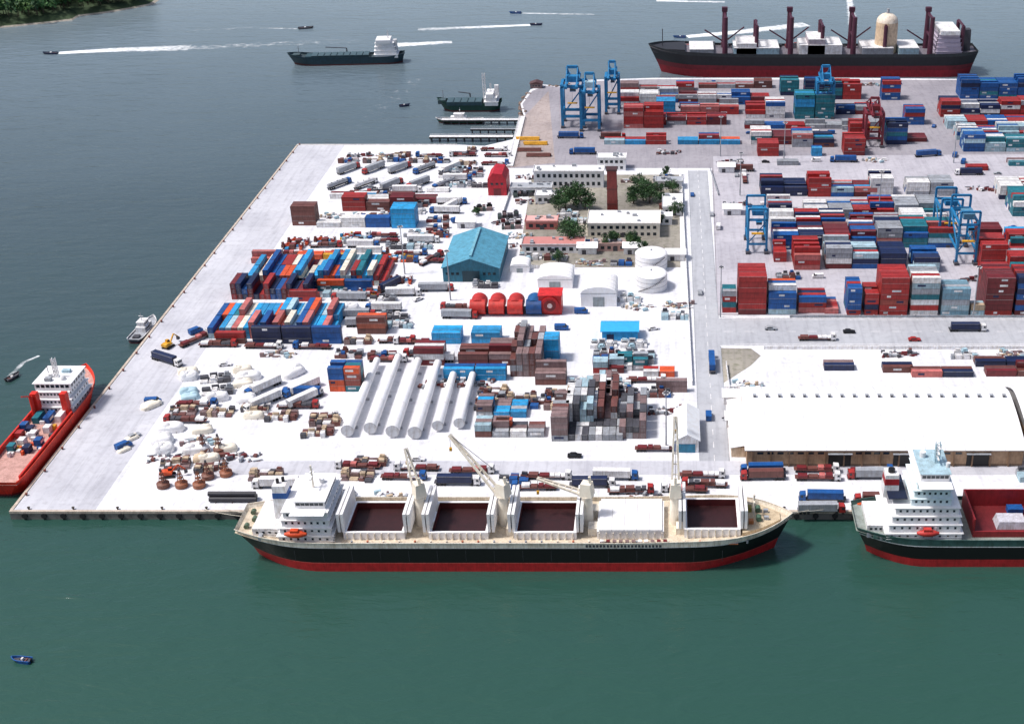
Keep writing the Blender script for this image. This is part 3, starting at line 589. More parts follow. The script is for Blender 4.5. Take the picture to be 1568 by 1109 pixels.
# office buildings
def office(w,d,h,fl,nw,wall=WHITE,roof=WHITE,name='office_building'):
    m=MB(); m.part('walls'); m.box(0,w,0,d,0,h,wall,5); m.part('roof'); m.box(-.4,w+.4,-.4,d+.4,h,h+.35,roof,5)
    m.box(-.4,w+.4,-.4,-.15,h+.35,h+.9,wall); m.box(-.4,-.15,-.15,d+.4,h+.35,h+.9,wall); m.box(w+.15,w+.4,-.15,d+.4,h+.35,h+.9,wall)
    for _ in range(5): m.bx(R.uniform(2,w-2),R.uniform(1.5,d-1.5),h+.35,R.uniform(1,2.5),R.uniform(1,2),R.uniform(.7,1.6),GREY)
    m.part('windows'); fh=h/fl
    for f in range(fl): m.wins(1,w-1,0,f*fh+fh*.3,nw,(w/nw)*.5,fh*.45); m.wins(1,d-1,0,f*fh+fh*.3,max(2,nw//3),1.2,fh*.45,-1,'x')
    m.part('door'); m.box(w*.45,w*.45+2.2,-.14,-.02,0,2.4,DGREY)
    return m.asset(name)
put(office(38,10,9,2,12),818,288); put(office(36,18,7,2,11,CREAM),900,364); put(office(16,9,7,2,5),915,262); put(office(30,10,4,1,8,WHITE,C(195,130,125)),800,388); put(office(16,8,4,1,4,PINK,C(215,170,165)),805,352)
put(office(22,8,4,1,6,WHITE,GREY),782,300); put(office(14,8,4,1,4),820,312); put(office(24,6,3.5,1,7,C(200,160,150),C(170,150,145)),905,385); put(office(18,7,4,1,5),975,345); put(office(14,8,4,1,4,WHITE,GREY),1005,290); put(office(10,20,4,1,4),1015,330)
m=MB(); m.part('shaft'); m.prism([(-2.8,0),(2.8,0),(2.4,26),(-2.4,26)],0,5,C(130,50,45)); m.part('cap'); m.box(-2.8,2.8,-.3,5.3,26,26.8,C(70,40,40)); m.part('bands'); 
for z in(8,16): m.box(-2.75,2.75,-.12,5.1,z,z+.5,C(95,45,42))
put(m.asset('brick_chimney'),938,336)
# road-side shed
m=MB(); gable_y(m,-4.2,4.2,0,22,5,7.5,WHITE,C(228,231,235)); m.part('door'); m.box(-3,3,-.08,0,0,3.6,C(45,130,165)); m.part('windows'); m.wins(2,20,-4.2,2.2,5,1.4,1.2,-1,'x'); put(m.asset('gabled_shed'),1052,693)
m=MB(); gable_x(m,0,15,0,9,4.5,6,4.5,CYAN,CYAN); m.part('door'); m.box(2,5,-.08,0,0,3,NAVY); put(m.asset('blue_shed'),922,522)
m=MB(); gable_x(m,0,9,0,6,3.5,5,3,WHITE,WHITE); m.part('door'); m.box(2,4,-.08,0,0,2.2,DGREY); sh=m.asset('small_shed')
for u,v in((885,390),(1108,620),(700,350),(1100,265),(1108,330),(690,240),(1020,400),(955,390),(1112,655)): put(sh,u,v)
# perimeter walls
def wall(pts,h=1.8,col=WHITE,name='boundary_wall'):
    m=MB(); m.part('panels'); P=[Vector((*site(*p),0)) for p in pts]
    for a,b_ in zip(P,P[1:]):
        d=b_-a; n_=Vector((-d.y,d.x,0)).normalized()*.15
        m.add([tuple(a-n_),tuple(b_-n_),tuple(b_+n_),tuple(a+n_)]+[tuple(q+Vector((0,0,h))) for q in(a-n_,b_-n_,b_+n_,a+n_)],[(0,1,5,4),(1,2,6,5),(2,3,7,6),(3,0,4,7),(4,5,6,7)],col)
        k=int(d.length/6)
        for i in range(k+1): q=a.lerp(b_,i/max(1,k)); m.bx(q.x,q.y,0,.45,.45,h+.25,col)
    place(m.asset(name))
wall([(1043,268),(1045,300),(1060,590)]); wall([(792,412),(880,412)]); wall([(1112,560),(1117,600)]); wall([(1210,487),(1700,487)],1.2,GREY,'barrier_wall'); wall([(1170,535),(1700,535)],1.5); wall([(780,300),(770,330)]); wall([(1100,300),(1088,262)],1.5,GREY,'barrier_wall')
# mast lights
m=MB(); m.part('pole'); m.cyl((0,0,0),(0,0,24),.35,GREY,.15,n=8); m.part('lamps')
for a in range(6): m.bx(1.0*math.cos(a*1.047),1.0*math.sin(a*1.047),23.6,.7,.5,.4,WHITE,a=a*1.047)
m.cyl((0,0,23.9),(0,0,24.1),1.0,DGREY,n=10); ml=m.asset('floodlight_mast')
for u,v in((1103,240),(1133,300),(1460,250),(1345,330),(1020,690),(620,420),(690,460),(1103,486),(1490,486),(1200,250)): put(ml,u,v)
# ------------------------------------------------------------------ cranes
def gantry(w,d,h,col,boom=True,house=WHITE,leg=1.3):
    m=MB(); m.part('legs')
    for x in(-w/2,w/2):
        for y in(0,d): m.beam((x,y,1),(x,y,h*.72),leg,col); m.box(x-1,x+1,y-2,y+2,0,1.4,DGREY)
        m.beam((x,0,h*.72),(x,d,h*.72),leg,col); m.beam((x,0,h*.25),(x,d,h*.25),leg*.8,col); m.beam((x,0,h*.27),(x,d,h*.7),leg*.6,col)
    for y in(0,d): m.beam((-w/2,y,h*.72),(w/2,y,h*.72),leg,col); m.beam((-w/2,y,h*.2),(w/2,y,h*.2),leg*.9,col)
    m.beam((-w/2,0,h*.22),(w/2,0,h*.7),leg*.45,col)
    m.part('portal_top')
    if boom:
        for x in(-w/4,w/4):
            m.beam((x,-d*.6,h*.76),(x,d*1.7,h*.76),leg,col); m.beam((x,d*.7,h*.76),(x,d*.55,h),leg*.7,col); m.beam((x,d*.55,h),(x,d*1.6,h*.78),leg*.35,col); m.beam((x,d*.55,h),(x,-d*.5,h*.78),leg*.35,col)
        m.beam((-w/4,d*.55,h),(w/4,d*.55,h),leg,col)
    else:
        for y in(0,d): m.beam((-w/2,y,h*.95),(w/2,y,h*.95),leg,col)
        for x in(-w/2,w/2):
            for y in(0,d): m.beam((x,y,h*.72),(x,y,h*.95),leg,col)
    m.part('machinery_house'); m.box(-w*.3,w*.3,d*.1,d*.45,h*.78,h*.88,house)
    m.part('operator_cab'); m.box(-w*.1,w*.1+1,-d*.1,-d*.1+2.5,h*.64,h*.70,col); m.box(-w*.1,w*.1+1,-d*.1-.05,-d*.1,h*.655,h*.69,BLACK,2)
    m.part('spreader'); m.beam((0,-d*.05,h*.45),(0,-d*.05,h*.74),.15,DGREY); m.bx(0,-d*.05,h*.43,6,1.5,.6,YEL)
    m.part('ladder'); 
    for k in range(int(h*.7/1.0)): m.box(-w/2-.9,-w/2-.3,-.4,.4,k+.5,k+.6,col)
    return m.asset('gantry_crane')
CB=C(30,125,180)
put(gantry(13,14,36,CB,True,CB,1.7),878,196); put(gantry(11,12,34,CB,True,PALE,1.6),904,201); put(gantry(8,12,32,CB,True,CB,1.6),938,175); put(gantry(10,10,32,CB,True,CB,1.6),1262,182)
put(gantry(9,18,24,CB,False,CB,1.0),1159,388); put(gantry(9,22,28,CB,False,C(90,140,170),1.0),1478,405); put(gantry(10,16,24,CB,False,CB,1.0),1452,372); put(gantry(10,12,28,C(120,35,50),True,DRED),1337,226)
# ------------------------------------------------------------------ ships
def hull(m,L,B,bands,sb=2.5,ss=1.0,rake=7,tb=.8,ts=.15,s0=.6,deck=TAN,bul=1.2,srake=4,n=44):
    zt=bands[-1][0]; lev=[-2.0]+[b_[0] for b_ in bands]
    def sheer(t): return sb*max(0,(t-.65)/.35)**2+ss*max(0,(.2-t)/.2)**2
    def pt(t,z):
        f=max(0,z)/zt
        hb=B/2
        if t>tb: q=(t-tb)/(1-tb); hb*=max(0,1-q**(1.5+1.5*f))
        if t<ts: q=(ts-t)/ts; hb*=1-(1-s0*(.45+.55*f))*q**2
        return (t*(L-rake*(1-f))+(1-t)*srake*(1-f),hb,z+sheer(t)*f**1.3)
    T=[(1-math.cos(math.pi*i/n))/2*.55+.45*i/n for i in range(n+1)]
    m.part('hull')
    for s in(-1,1):
        for k in range(len(lev)-1):
            vs=[];fs=[]
            for t in T:
                a=pt(t,lev[k]);b_=pt(t,lev[k+1]); vs+=[(a[0],s*a[1],a[2]),(b_[0],s*b_[1],b_[2])]
            for i in range(n): fs.append((2*i,2*i+2,2*i+3,2*i+1) if s<0 else (2*i,2*i+1,2*i+3,2*i+2))
            m.add(vs,fs,bands[k][1],0,True)
    for k in range(len(lev)-1):
        a=pt(0,lev[k]);b_=pt(0,lev[k+1]); m.add([(a[0],-a[1],a[2]),(a[0],a[1],a[2]),(b_[0],b_[1],b_[2]),(b_[0],-b_[1],b_[2])],[(0,1,2,3)],bands[k][1])
    m.part('deck'); vs=[];fs=[]
    for t in T:
        p=pt(t,zt); vs+=[(p[0],-p[1]*.985,p[2]-bul),(p[0],p[1]*.985,p[2]-bul)]
    for i in range(n): fs.append((2*i,2*i+2,2*i+3,2*i+1))
    m.add(vs,fs,deck)
    m.part('rail')
    for s in(-1,1):
        for i in range(n):
            a=pt(T[i],zt);b_=pt(T[i+1],zt)
            m.beam((a[0],s*a[1],a[2]+.1),(b_[0],s*b_[1],b_[2]+.1),.22,bands[-1][1])
    return sheer
def tiers(m,x0,x1,hw,z,n,th=2.7,col=WHITE,shrink=.6,wcount=8,winh=.8):
    for i in range(n):
        m.part('superstructure'); m.box(x0,x1,-hw,hw,z,z+th,col,5); m.box(x0-.5,x1+.5,-hw-.5,hw+.5,z+th-.12,z+th+.04,col,5)
        m.part('windows'); m.wins(x0+.5,x1-.5,-hw,z+1.1,wcount,.7,winh); m.wins(-hw+.8,hw-.8,x1,z+1.1,8,.7,winh,1,'x'); m.wins(-hw+.8,hw-.8,x0,z+1.1,8,.7,winh,-1,'x')
        z+=th+.05; x0+=shrink;x1-=shrink*.5;hw-=shrink*.6
    return z,x0,x1,hw
def lifeboat(m,x,y,z,L=7,col=C(225,80,35)):
    m.part('lifeboat')
    vs=[];fs=[];n=10;k=8
    for i in range(n+1):
        t=i/n; r=math.sin(math.pi*min(max(t,.04),.96))**.5
        for j in range(k):
            a=2*math.pi*j/k; vs.append((x+(t-.5)*L,y+1.3*r*math.cos(a),z+1.2*r*math.sin(a)))
    for i in range(n):
        for j in range(k): fs.append((i*k+j,(i+1)*k+j,(i+1)*k+(j+1)%k,i*k+(j+1)%k))
    m.add(vs,fs,col,0,True); m.box(x-1.5,x+1,y-.8,y+.8,z+.9,z+1.7,col)
    m.part('davits')
    for s in(-1,1): m.beam((x+s*L*.35,y+1.5,z-2),(x+s*L*.35,y+.3,z+2),.25,WHITE)
def deckcrane(m,x,z,h,az,el,bl,col=CREAM):
    m.part('cargo_crane'); m.cyl((x,0,z),(x,0,z+h),2.0,col,1.6,n=16,mat=5); m.cyl((x,0,z+h),(x,0,z+h+.5),2.2,col,n=16)
    ca,sa=math.cos(az),math.sin(az)
    m.bx(x,0,z+h+.5,4.2,3.8,4.6,col,5,a=az,top=.78); m.bx(x+ca*2.1,sa*2.1,z+h+1.4,.1,1.6,1.4,BLACK,2,a=az)
    b0=Vector((x+ca*2,sa*2,z+h+1)); d=Vector((ca*math.cos(el),sa*math.cos(el),math.sin(el))); n_=Vector((-sa,ca,0))
    for s in(-1,1): m.beam(b0+n_*s*1.2,b0+d*bl+n_*s*.35,.65,col)
    for k in range(7): q=b0+d*bl*(k+.5)/7; w_=1.2-.85*(k+.5)/7; m.beam(q-n_*w_,q+n_*w_,.3,col)
    m.beam((x-ca*1.3,-sa*1.3,z+h+4.8),(x-ca*1,-sa*1,z+h+7.5),.8,col); m.beam(Vector((x-ca,-sa,z+h+7.3)),b0+d*bl,.14,DGREY)
    e=b0+d*bl; m.beam(e,(e.x,e.y,e.z-5),.12,DGREY); m.bx(e.x,e.y,e.z-6,.8,.8,1.1,YEL)
# --- bulk carrier
def bulker():
    m=MB(); L=178
    sh_=hull(m,L,26,[(3.2,C(195,36,40)),(3.4,C(220,100,90)),(8.9,C(8,7,9)),(9.15,WHITE),(10.8,CREAM)],2.6,1.2,6,.82,.14,.55,C(218,204,182),1.3,6)
    zd=9.5
    HT=[(36,53.5,1),(63,80,1),(90,108,1),(116,136,0),(144,160,1)]
    m.part('hatch_coamings')
    for a,b_,op in HT:
        of=sh_(b_/L); hw=8.0; zc=zd+2.6+of
        if op:
            m.box(a-.9,b_+.9,-hw-.9,-hw,zd,zc,WHITE,5); m.box(a-.9,b_+.9,hw,hw+.9,zd,zc,WHITE,5); m.box(a-.9,a,-hw,hw,zd,zc,WHITE,5); m.box(b_,b_+.9,-hw,hw,zd,zc,WHITE,5)
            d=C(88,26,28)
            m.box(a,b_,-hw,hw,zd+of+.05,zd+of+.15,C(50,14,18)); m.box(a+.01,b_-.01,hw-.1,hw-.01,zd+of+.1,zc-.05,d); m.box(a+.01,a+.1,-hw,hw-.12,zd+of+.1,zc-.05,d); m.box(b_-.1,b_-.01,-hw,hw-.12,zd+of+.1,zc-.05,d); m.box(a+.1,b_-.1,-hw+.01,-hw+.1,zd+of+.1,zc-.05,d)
        else: m.box(a-.6,b_+.6,-hw-.6,hw+.6,zd,zc,WHITE,5)
        k=a
        while k<b_: m.box(k,k+.3,-hw-1.3,-hw-.92,zd,zc-.2,CREAM); k+=2.2
    m.part('hatch_covers')
    for a,b_,op in HT:
        zc=zd+2.6+sh_(b_/L)
        if op:
            for x in(a-2.6,a-1.3,b_+.9,b_+2.2): m.bx(x+.35,0,zc-.2,.9,16.8,6.8,WHITE,5)
            for x in(a-1.8,b_+1.5): m.bx(x+.25,0,zc+2,.4,15.5,.3,GREY)
        else:
            for k in range(5): m.box(a+k*(b_-a)/5+.05,a+(k+1)*(b_-a)/5-.05,-8.8,8.8,zc,zc+.7,WHITE,5)
    for x,az,el,bl in((58.5,math.radians(120),1.0,14),(85.2,math.radians(150),.72,24),(112,math.radians(165),.2,15),(140.3,math.radians(90),1.25,24)): deckcrane(m,x,zd,10.5,az,el,bl)
    m.part('deck_gear')
    for x in(61.5,88,114,142): m.bx(x,-5,zd,3,4,2.8,CREAM); m.bx(x,5,zd,3,4,2.8,CREAM)
    for x in range(38,165,5): m.cyl((x,-10.9,zd),(x,-10.9,zd+.9),.35,R.choice([CREAM,GREY,C(200,120,90)]),n=8)
    m.box(34,160,-12.1,-11.9,zd+.3,zd+.55,C(210,130,90)); m.box(34,160,-11.6,-11.4,zd+.3,zd+.5,GREY)
    for x in range(117,139,2): m.bx(x,-11,zd,1.2,1.2,1.1,R.choice([DRED,BROWNG,WHITE]))
    m.part('forecastle'); m.prism([(161.5,-9.5),(168,-6.5),(174,-2),(174,2),(168,6.5),(161.5,9.5)],zd,zd+2.9,C(215,196,165),0,'z')
    m.part('windlass')
    for s in(-1,1): m.cyl((167,s*2.6-1,zd+3.9),(167,s*2.6+1,zd+3.9),.9,C(80,110,90)); m.bx(169.5,s*2,zd+2.9,1.5,1,1.2,GREY)
    m.bx(164,3,zd+2.9,2,2,1.6,C(150,140,60)); m.bx(164.5,-4,zd+2.9,1.5,1.5,1.3,C(190,120,70)); m.cyl((165.5,0,zd+2.9),(165.5,0,zd+11),.35,CREAM,n=8); m.bx(165.5,0,zd+8.5,.6,3,.4,CREAM)
    z,x0,x1,hw=tiers(m,15,32,10.8,zd,4,2.7,WHITE,.7,7)
    m.part('bridge'); m.box(x0+2,x1,-12.2,12.2,z,z+.15,WHITE,5); m.box(x0+3,x1-.4,-8,8,z+.15,z+2.7,WHITE,5); m.box(x0+2.6,x1,-8.4,8.4,z+2.7,z+2.9,WHITE,5)
    m.part('windows'); m.wins(-7.6,7.6,x1-.4,z+1.2,9,1.3,1,1,'x'); m.wins(x0+3.3,x1-.8,-8,z+1.2,6,1.3,1)
    m.part('funnel'); m.bx(14.5,0,zd+2,5,5,13.5,WHITE,top=.85); m.bx(14.5,0,zd+11,4.65,4.65,2,C(40,90,160),top=.97); m.cyl((13.8,0,zd+15.5),(13.8,0,zd+17),.5,BLACK); m.cyl((15.3,1,zd+15.5),(15.3,1,zd+17),.5,BLACK)
    m.part('mast'); m.beam((25,0,z+2.9),(25,0,z+11),.5,CREAM); m.bx(25,0,z+7,.5,5,.3,WHITE); m.bx(25,0,z+9,.4,3.4,.3,WHITE); m.cyl((27,3,z+2.9),(27,3,z+4.4),.9,WHITE)
    m.part('poop_house'); m.box(6,15,-8,8,zd+.5,zd+3.4,WHITE); m.part('windows'); m.wins(6.5,14.5,-8,zd+1.6,4,.8,.8)
    m.part('poop_gear')
    for x,y in((3,-4),(3,4),(4.5,0)): m.cyl((x,y-.8,zd+1.8),(x,y+.8,zd+1.8),.8,C(90,110,90)); 
    for y in(-10,-9): m.bx(9,y,zd+.8,1.2,.9,1.4,R.choice([YEL,GREY,ORANGE]))
    for k in range(4): m.beam((11,-8.6,zd+1+k*1.0),(33,-11.4,zd+1+k*1.0),.12,WHITE)
    lifeboat(m,21,-12.0,zd+4.2)
    m.part('side_marks')
    for x in range(20,160,9): m.box(x,x+.15,-13.04,-12.98,4,8,C(60,60,66))
    m.part('hull_name'); 
    for k in range(22): m.box(112+k*1.1,112.7+k*1.1,-13.06,-13.0,9.4,10.3,C(70,70,80))
    return m.asset('bulk_carrier_ship')
ysh=site(0,875,WZ)[1]+13
x0=site(357,830,6)[0]; place(bulker(),x0,ysh,WZ)
# mooring lines
m=MB(); m.part('ropes')
for xa,ya_,za,xb,yb_ in((x0+4,ysh+5,7,x0-12,Yf+1.6),(x0+2,ysh+3,7,x0-20,Yf+1.6),(x0+174,ysh+2,9,x0+188,Yf+1.6),(x0+172,ysh+3,9,x0+195,Yf+1.6)):
    for i in range(8):
        p=Vector((xa,ya_,za)).lerp(Vector((xb,yb_,.7)),i/8);q=Vector((xa,ya_,za)).lerp(Vector((xb,yb_,.7)),(i+1)/8)
        p.z-=3*(i/8)*(1-i/8);q.z-=3*((i+1)/8)*(1-(i+1)/8); m.beam(p,q,.12,CREAM)
place(m.asset('mooring_lines'))
# --- second ship (right)
def ship2():
    m=MB(); L=165
    hull(m,L,25,[(2.9,C(180,36,40)),(7.6,C(8,8,10)),(7.9,WHITE),(10.2,C(60,95,90))],2.5,1.5,6,.82,.12,.6,C(150,160,155),1.2,5)
    zd=9.0
    z,x0,x1,hw=tiers(m,9,33,10.6,zd,4,2.8,WHITE,.9,9)
    z,x0,x1,hw=tiers(m,x0+4,x1-2,hw-.5,z,3,2.7,C(225,240,245),.8,6)
    m.part('bridge'); m.box(x0-1,x1+.5,-11.5,11.5,z,z+.2,WHITE,5); m.box(x0,x1,-7,7,z+.2,z+2.9,WHITE,5); m.box(x0-.4,x1+.4,-7.4,7.4,z+2.9,z+3.1,PALE)
    m.part('windows'); m.wins(x0+.3,x1-.3,-7,z+1.3,6,1.2,1.0)
    m.part('mast'); m.lattice((x0+6,0,z+3),(x0+6,0,z+10),1.4,PALE,6,.25)
    for k in(5,7,9): m.bx(x0+6,0,z+k,.5,5.5,.35,WHITE)
    m.cyl((x0+2,3,z+3.1),(x0+2,3,z+5),1,WHITE); m.cyl((x0+9,-3,z+3.1),(x0+9,-3,z+4.6),.7,WHITE)
    m.part('funnel'); m.bx(11,0,zd+11,5,5.5,8,WHITE,top=.85); m.bx(11,0,zd+15.5,4.6,5.1,2.2,C(170,30,40),top=.96); m.cyl((11,0,zd+19),(11,0,zd+20.2),1.1,BLACK)
    m.part('awning'); m.box(9.5,15.5,-7,7,zd+13.2,zd+13.5,C(15,30,60))
    m.part('poop_house'); m.box(3.5,9,-7,7,zd,zd+3.2,WHITE); m.part('windows'); m.wins(4,8.6,-7,zd+1.5,3,.8,.8)
    lifeboat(m,22,-11.6,zd+3.5,7,C(200,60,55)); m.part('poop_gear')
    for x,y in((4,-8.5),(6,-9.2),(3,8),(8,-9.6)): m.bx(x,y,zd,1.4,1.2,1.5,R.choice([TEAL,GREY,ORANGE,C(90,130,120)]))
    for k in range(4): m.beam((9,-11.2,zd+.8+k*.9),(33,-11.2,zd+.8+k*.9),.1,WHITE)
    m.part('holds')
    for a,b_ in((37,60),(68,92),(100,124)):
        hw=9; zc=zd+6.5; d=C(150,35,40)
        m.box(a,b_,-hw,-hw+.5,zd,zd+2.2,d); m.box(a,b_,hw-.5,hw,zd,zc,d); m.box(a,a+.5,-hw+.5,hw-.5,zd,zc,d); m.box(b_-.5,b_,-hw+.5,hw-.5,zd,zc,d); m.box(a+.5,b_-.5,-hw+.5,hw-.5,zd+.1,zd+.2,C(110,30,35))
        m.part('cargo'); m.bx((a+b_)/2+2,-2,zd+.2,10,6,2.6,C(205,205,215),top=.85); m.bx((a+b_)/2+5,5,zd+.2,5,3,2.0,BLUE); m.part('holds')
    deckcrane(m,64,zd,12,1.2,.5,20,PALE); deckcrane(m,96,zd,12,2.6,.5,24,PALE)
    return m.asset('general_cargo_ship')
place(ship2(),site(1311,820,6)[0],site(0,868,WZ)[1]+12.5,WZ)
# --- far ship
def farship():
    m=MB(); L=232
    hull(m,L,30,[(5,C(150,25,40)),(8,C(120,25,40)),(14,C(30,30,38)),(16,C(50,55,60))],4,1.5,10,.86,.08,.7,C(120,115,125),1.5,4)
    zd=14.5
    m.part('forecastle'); m.prism([(206,-12),(220,-9),(229,-2),(229,2),(220,9),(206,12)],zd,zd+4,C(45,45,52),0,'z'); m.part('foremast'); m.beam((222,0,zd+4),(222,0,zd+16),.6,DGREY)
    P=C(80,36,58)
    m.part('derricks')
    for x in(178,132,88,34):
        for y in(-9,9): m.cyl((x,y,zd),(x,y,zd+26),2.0,P,1.6,n=10)
        m.beam((x,-9,zd+25),(x,9,zd+25),1.4,P); m.beam((x,-9,zd+12),(x,9,zd+12),1.2,P); m.bx(x,-9,zd+26,4,3.4,3,P)
        m.beam((x-1,-9,zd+5),(x-14,-9,zd+15),.9,P); m.beam((x+1,-9,zd+5),(x+14,-9,zd+13),.9,P)
        for y in(-9,9): m.cyl((x-22,y,zd),(x-22,y,zd+20),1.4,P,n=8)
        m.beam((x-22,-9,zd+20),(x-22,9,zd+20),1.2,P); m.beam((x-22,-9,zd+10),(x-22,9,zd+10),1,P); m.bx(x-11,-11,zd,5,4,5,C(110,60,75))
    m.part('deck_cargo')
    for a,b_,h in((186,203,4),(140,172,5),(156,170,8),(96,126,7),(108,120,11),(60,82,5),(42,56,5)):
        m.box(a,b_,-11,11,zd,zd+h,R.choice([GREY,PALE,WHITE,C(190,180,190)])); m.box(a+1,b_-1,-11.3,-11.02,zd+1,zd+h-1,R.choice([BROWNG,C(150,110,125),GREY])); m.box(a,b_,-11.6,11.6,zd+h,zd+h+.4,WHITE)
    for _ in range(50): m.bx(R.uniform(36,204),R.uniform(-13,-12),zd,R.uniform(1,4),1.2,R.uniform(1,4),R.choice([BROWNG,GREY,DGREY,PINK,PALE]))
    z,x0,x1,hw=tiers(m,12,30,12,zd,5,2.9,C(185,175,192),.6,7)
    m.part('bridge'); m.box(x0,x1,-14,14,z,z+2.8,WHITE); m.part('windows'); m.wins(x0+.5,x1-.5,-14,z+1.2,8,1.2,1)
    m.part('funnel'); m.bx(8,0,zd,7,7,16,C(70,70,78),top=.85)
    m.part('silo'); m.cyl((64,0,zd),(64,0,zd+21),8,C(225,200,170),7.6,n=24,caps=False); m.dome((64,0,zd+21),7.6,6,C(235,222,205),24); m.cyl((64,0,zd+26.5),(64,0,zd+30),1,GREY)
    return m.asset('heavy_lift_ship')
o=place(farship(),site(1497,100,5)[0],site(0,119,WZ)[1]+15,WZ,math.pi)
# --- coaster
def coaster(hc,L=84,B=14,decks=4,name='coastal_cargo_ship'):
    m=MB(); hull(m,L,B,[(1.0,C(90,40,40)),(4.6,hc),(5.4,hc)],3,1.5,5,.8,.15,.6,C(60,75,80),1.1,2); zd=4.4
    m.part('hold'); m.box(L*.3,L*.84,-5,5,zd,zd+2,C(50,80,90)); 
    k=L*.3
    while k<L*.84-4: m.box(k+.2,k+4.2,-5.2,5.2,zd+2,zd+2.5,C(70,95,105)); k+=4.6
    m.bx(L*.92,0,zd+.5,5,6,2.5,C(70,90,95)); m.part('mast'); m.beam((L*.9,0,zd),(L*.9,0,zd+9),.4,GREY)
    z,x0,x1,hw=tiers(m,L*.05,L*.25,6.2,zd,decks,2.6,WHITE,.9,7)
    m.part('bridge'); m.box(x0+1,x1,-6.5,6.5,z,z+2.4,WHITE,5); m.part('windows'); m.wins(x0+1.2,x1-.2,-6.5,z+1,5,1,.8)
    m.part('funnel'); m.bx(L*.07,0,zd+4,3,3,8,WHITE,top=.85); m.part('mast'); m.lattice((x0+3,0,z+2.4),(x0+3,0,z+8),.8,WHITE,4,.2)
    m.part('deck_crane'); m.beam((L*.5,-5.5,zd),(L*.5,-5.5,zd+5),.8,DGREY); m.beam((L*.5,-5.5,zd+5),(L*.68,-5.5,zd+6),.5,DGREY)
    return m.asset(name)
x,y=site(619,97,WZ); place(coaster(C(32,62,75)),x,y+4,WZ,math.pi+.09)
x,y=site(768,172,WZ); place(coaster(C(25,70,60),42,9,2,'moored_coaster'),x,y+5,WZ,math.pi+.03)
m=MB(); m.lattice((0,0,0),(0,0,20),1.6,WHITE,9,.3); place(m.asset('signal_mast'),site(743,170,WZ)[0],site(743,172,WZ)[1]+5,WZ+4)
def workboat(L,B,hc,name,cab=WHITE):
    m=MB(); hull(m,L,B,[(.4,DRED),(1.7,hc),(2.0,WHITE)],1.2,.2,2,.6,.1,.8,GREY,.5,.5,20)
    m.part('wheelhouse'); m.box(L*.35,L*.68,-B*.32,B*.32,1.5,3.9,cab); m.bx(L*.5,0,3.9,L*.2,B*.5,1.9,cab); m.bx(L*.5,0,5.8,L*.23,B*.56,.15,cab)
    m.part('windows'); m.wins(L*.37,L*.66,-B*.32,2.6,5,.9,.7); m.wins(L*.41,L*.59,-B*.25,4.6,3,.8,.7)
    m.part('mast'); m.beam((L*.48,0,5.9),(L*.48,0,9.5),.2,GREY); m.bx(L*.48,0,8,.3,2,.2,WHITE); m.part('deck_gear'); m.bx(L*.15,0,1.5,L*.12,B*.4,.9,DGREY)
    return m.asset(name)
x,y=site(740,188,WZ); place(workboat(30,7,C(25,80,60),'work_boat'),x,y,WZ,math.pi)
x,y=site(207,527,WZ); place(workboat(22,6.5,C(60,60,75),'patrol_boat'),site(219,510,WZ)[0],y,WZ,math.pi/2-.05)
# speedboats
def speedboat(L,hc,inn=DGREY,name='speedboat'):
    m=MB(); hull(m,L,L*.36,[(.25,hc),(.9,hc)],.5,0,1.0,.45,.05,.9,inn,.35,.1,14); m.part('console'); m.bx(L*.45,0,.5,L*.12,L*.15,.8,WHITE); m.prism([(L*.5,1.0),(L*.56,1.0),(L*.5,1.5)],-L*.09,L*.09,BLACK,2)
    m.part('outboard'); m.bx(-.1,0,.2,.4,.45,1.1,BLACK); m.part('seats'); m.bx(L*.25,0,.5,.4,L*.28,.3,BROWN); return m.asset(name)
x,y=site(48,1014,WZ); place(speedboat(6,C(20,90,165)),x,y,WZ,math.pi-.15)
for u,v,L,r_ in((88,83,11,math.pi),(457,45,12,.3),(612,164,7,.4),(798,21,10,math.pi),(1050,58,10,math.pi),(812,39,10,0),(10,585,7,1.2)): x,y=site(u,v,WZ); place(speedboat(L,R.choice([BLUE,NAVY,DGREY])),x,y,WZ,r_)
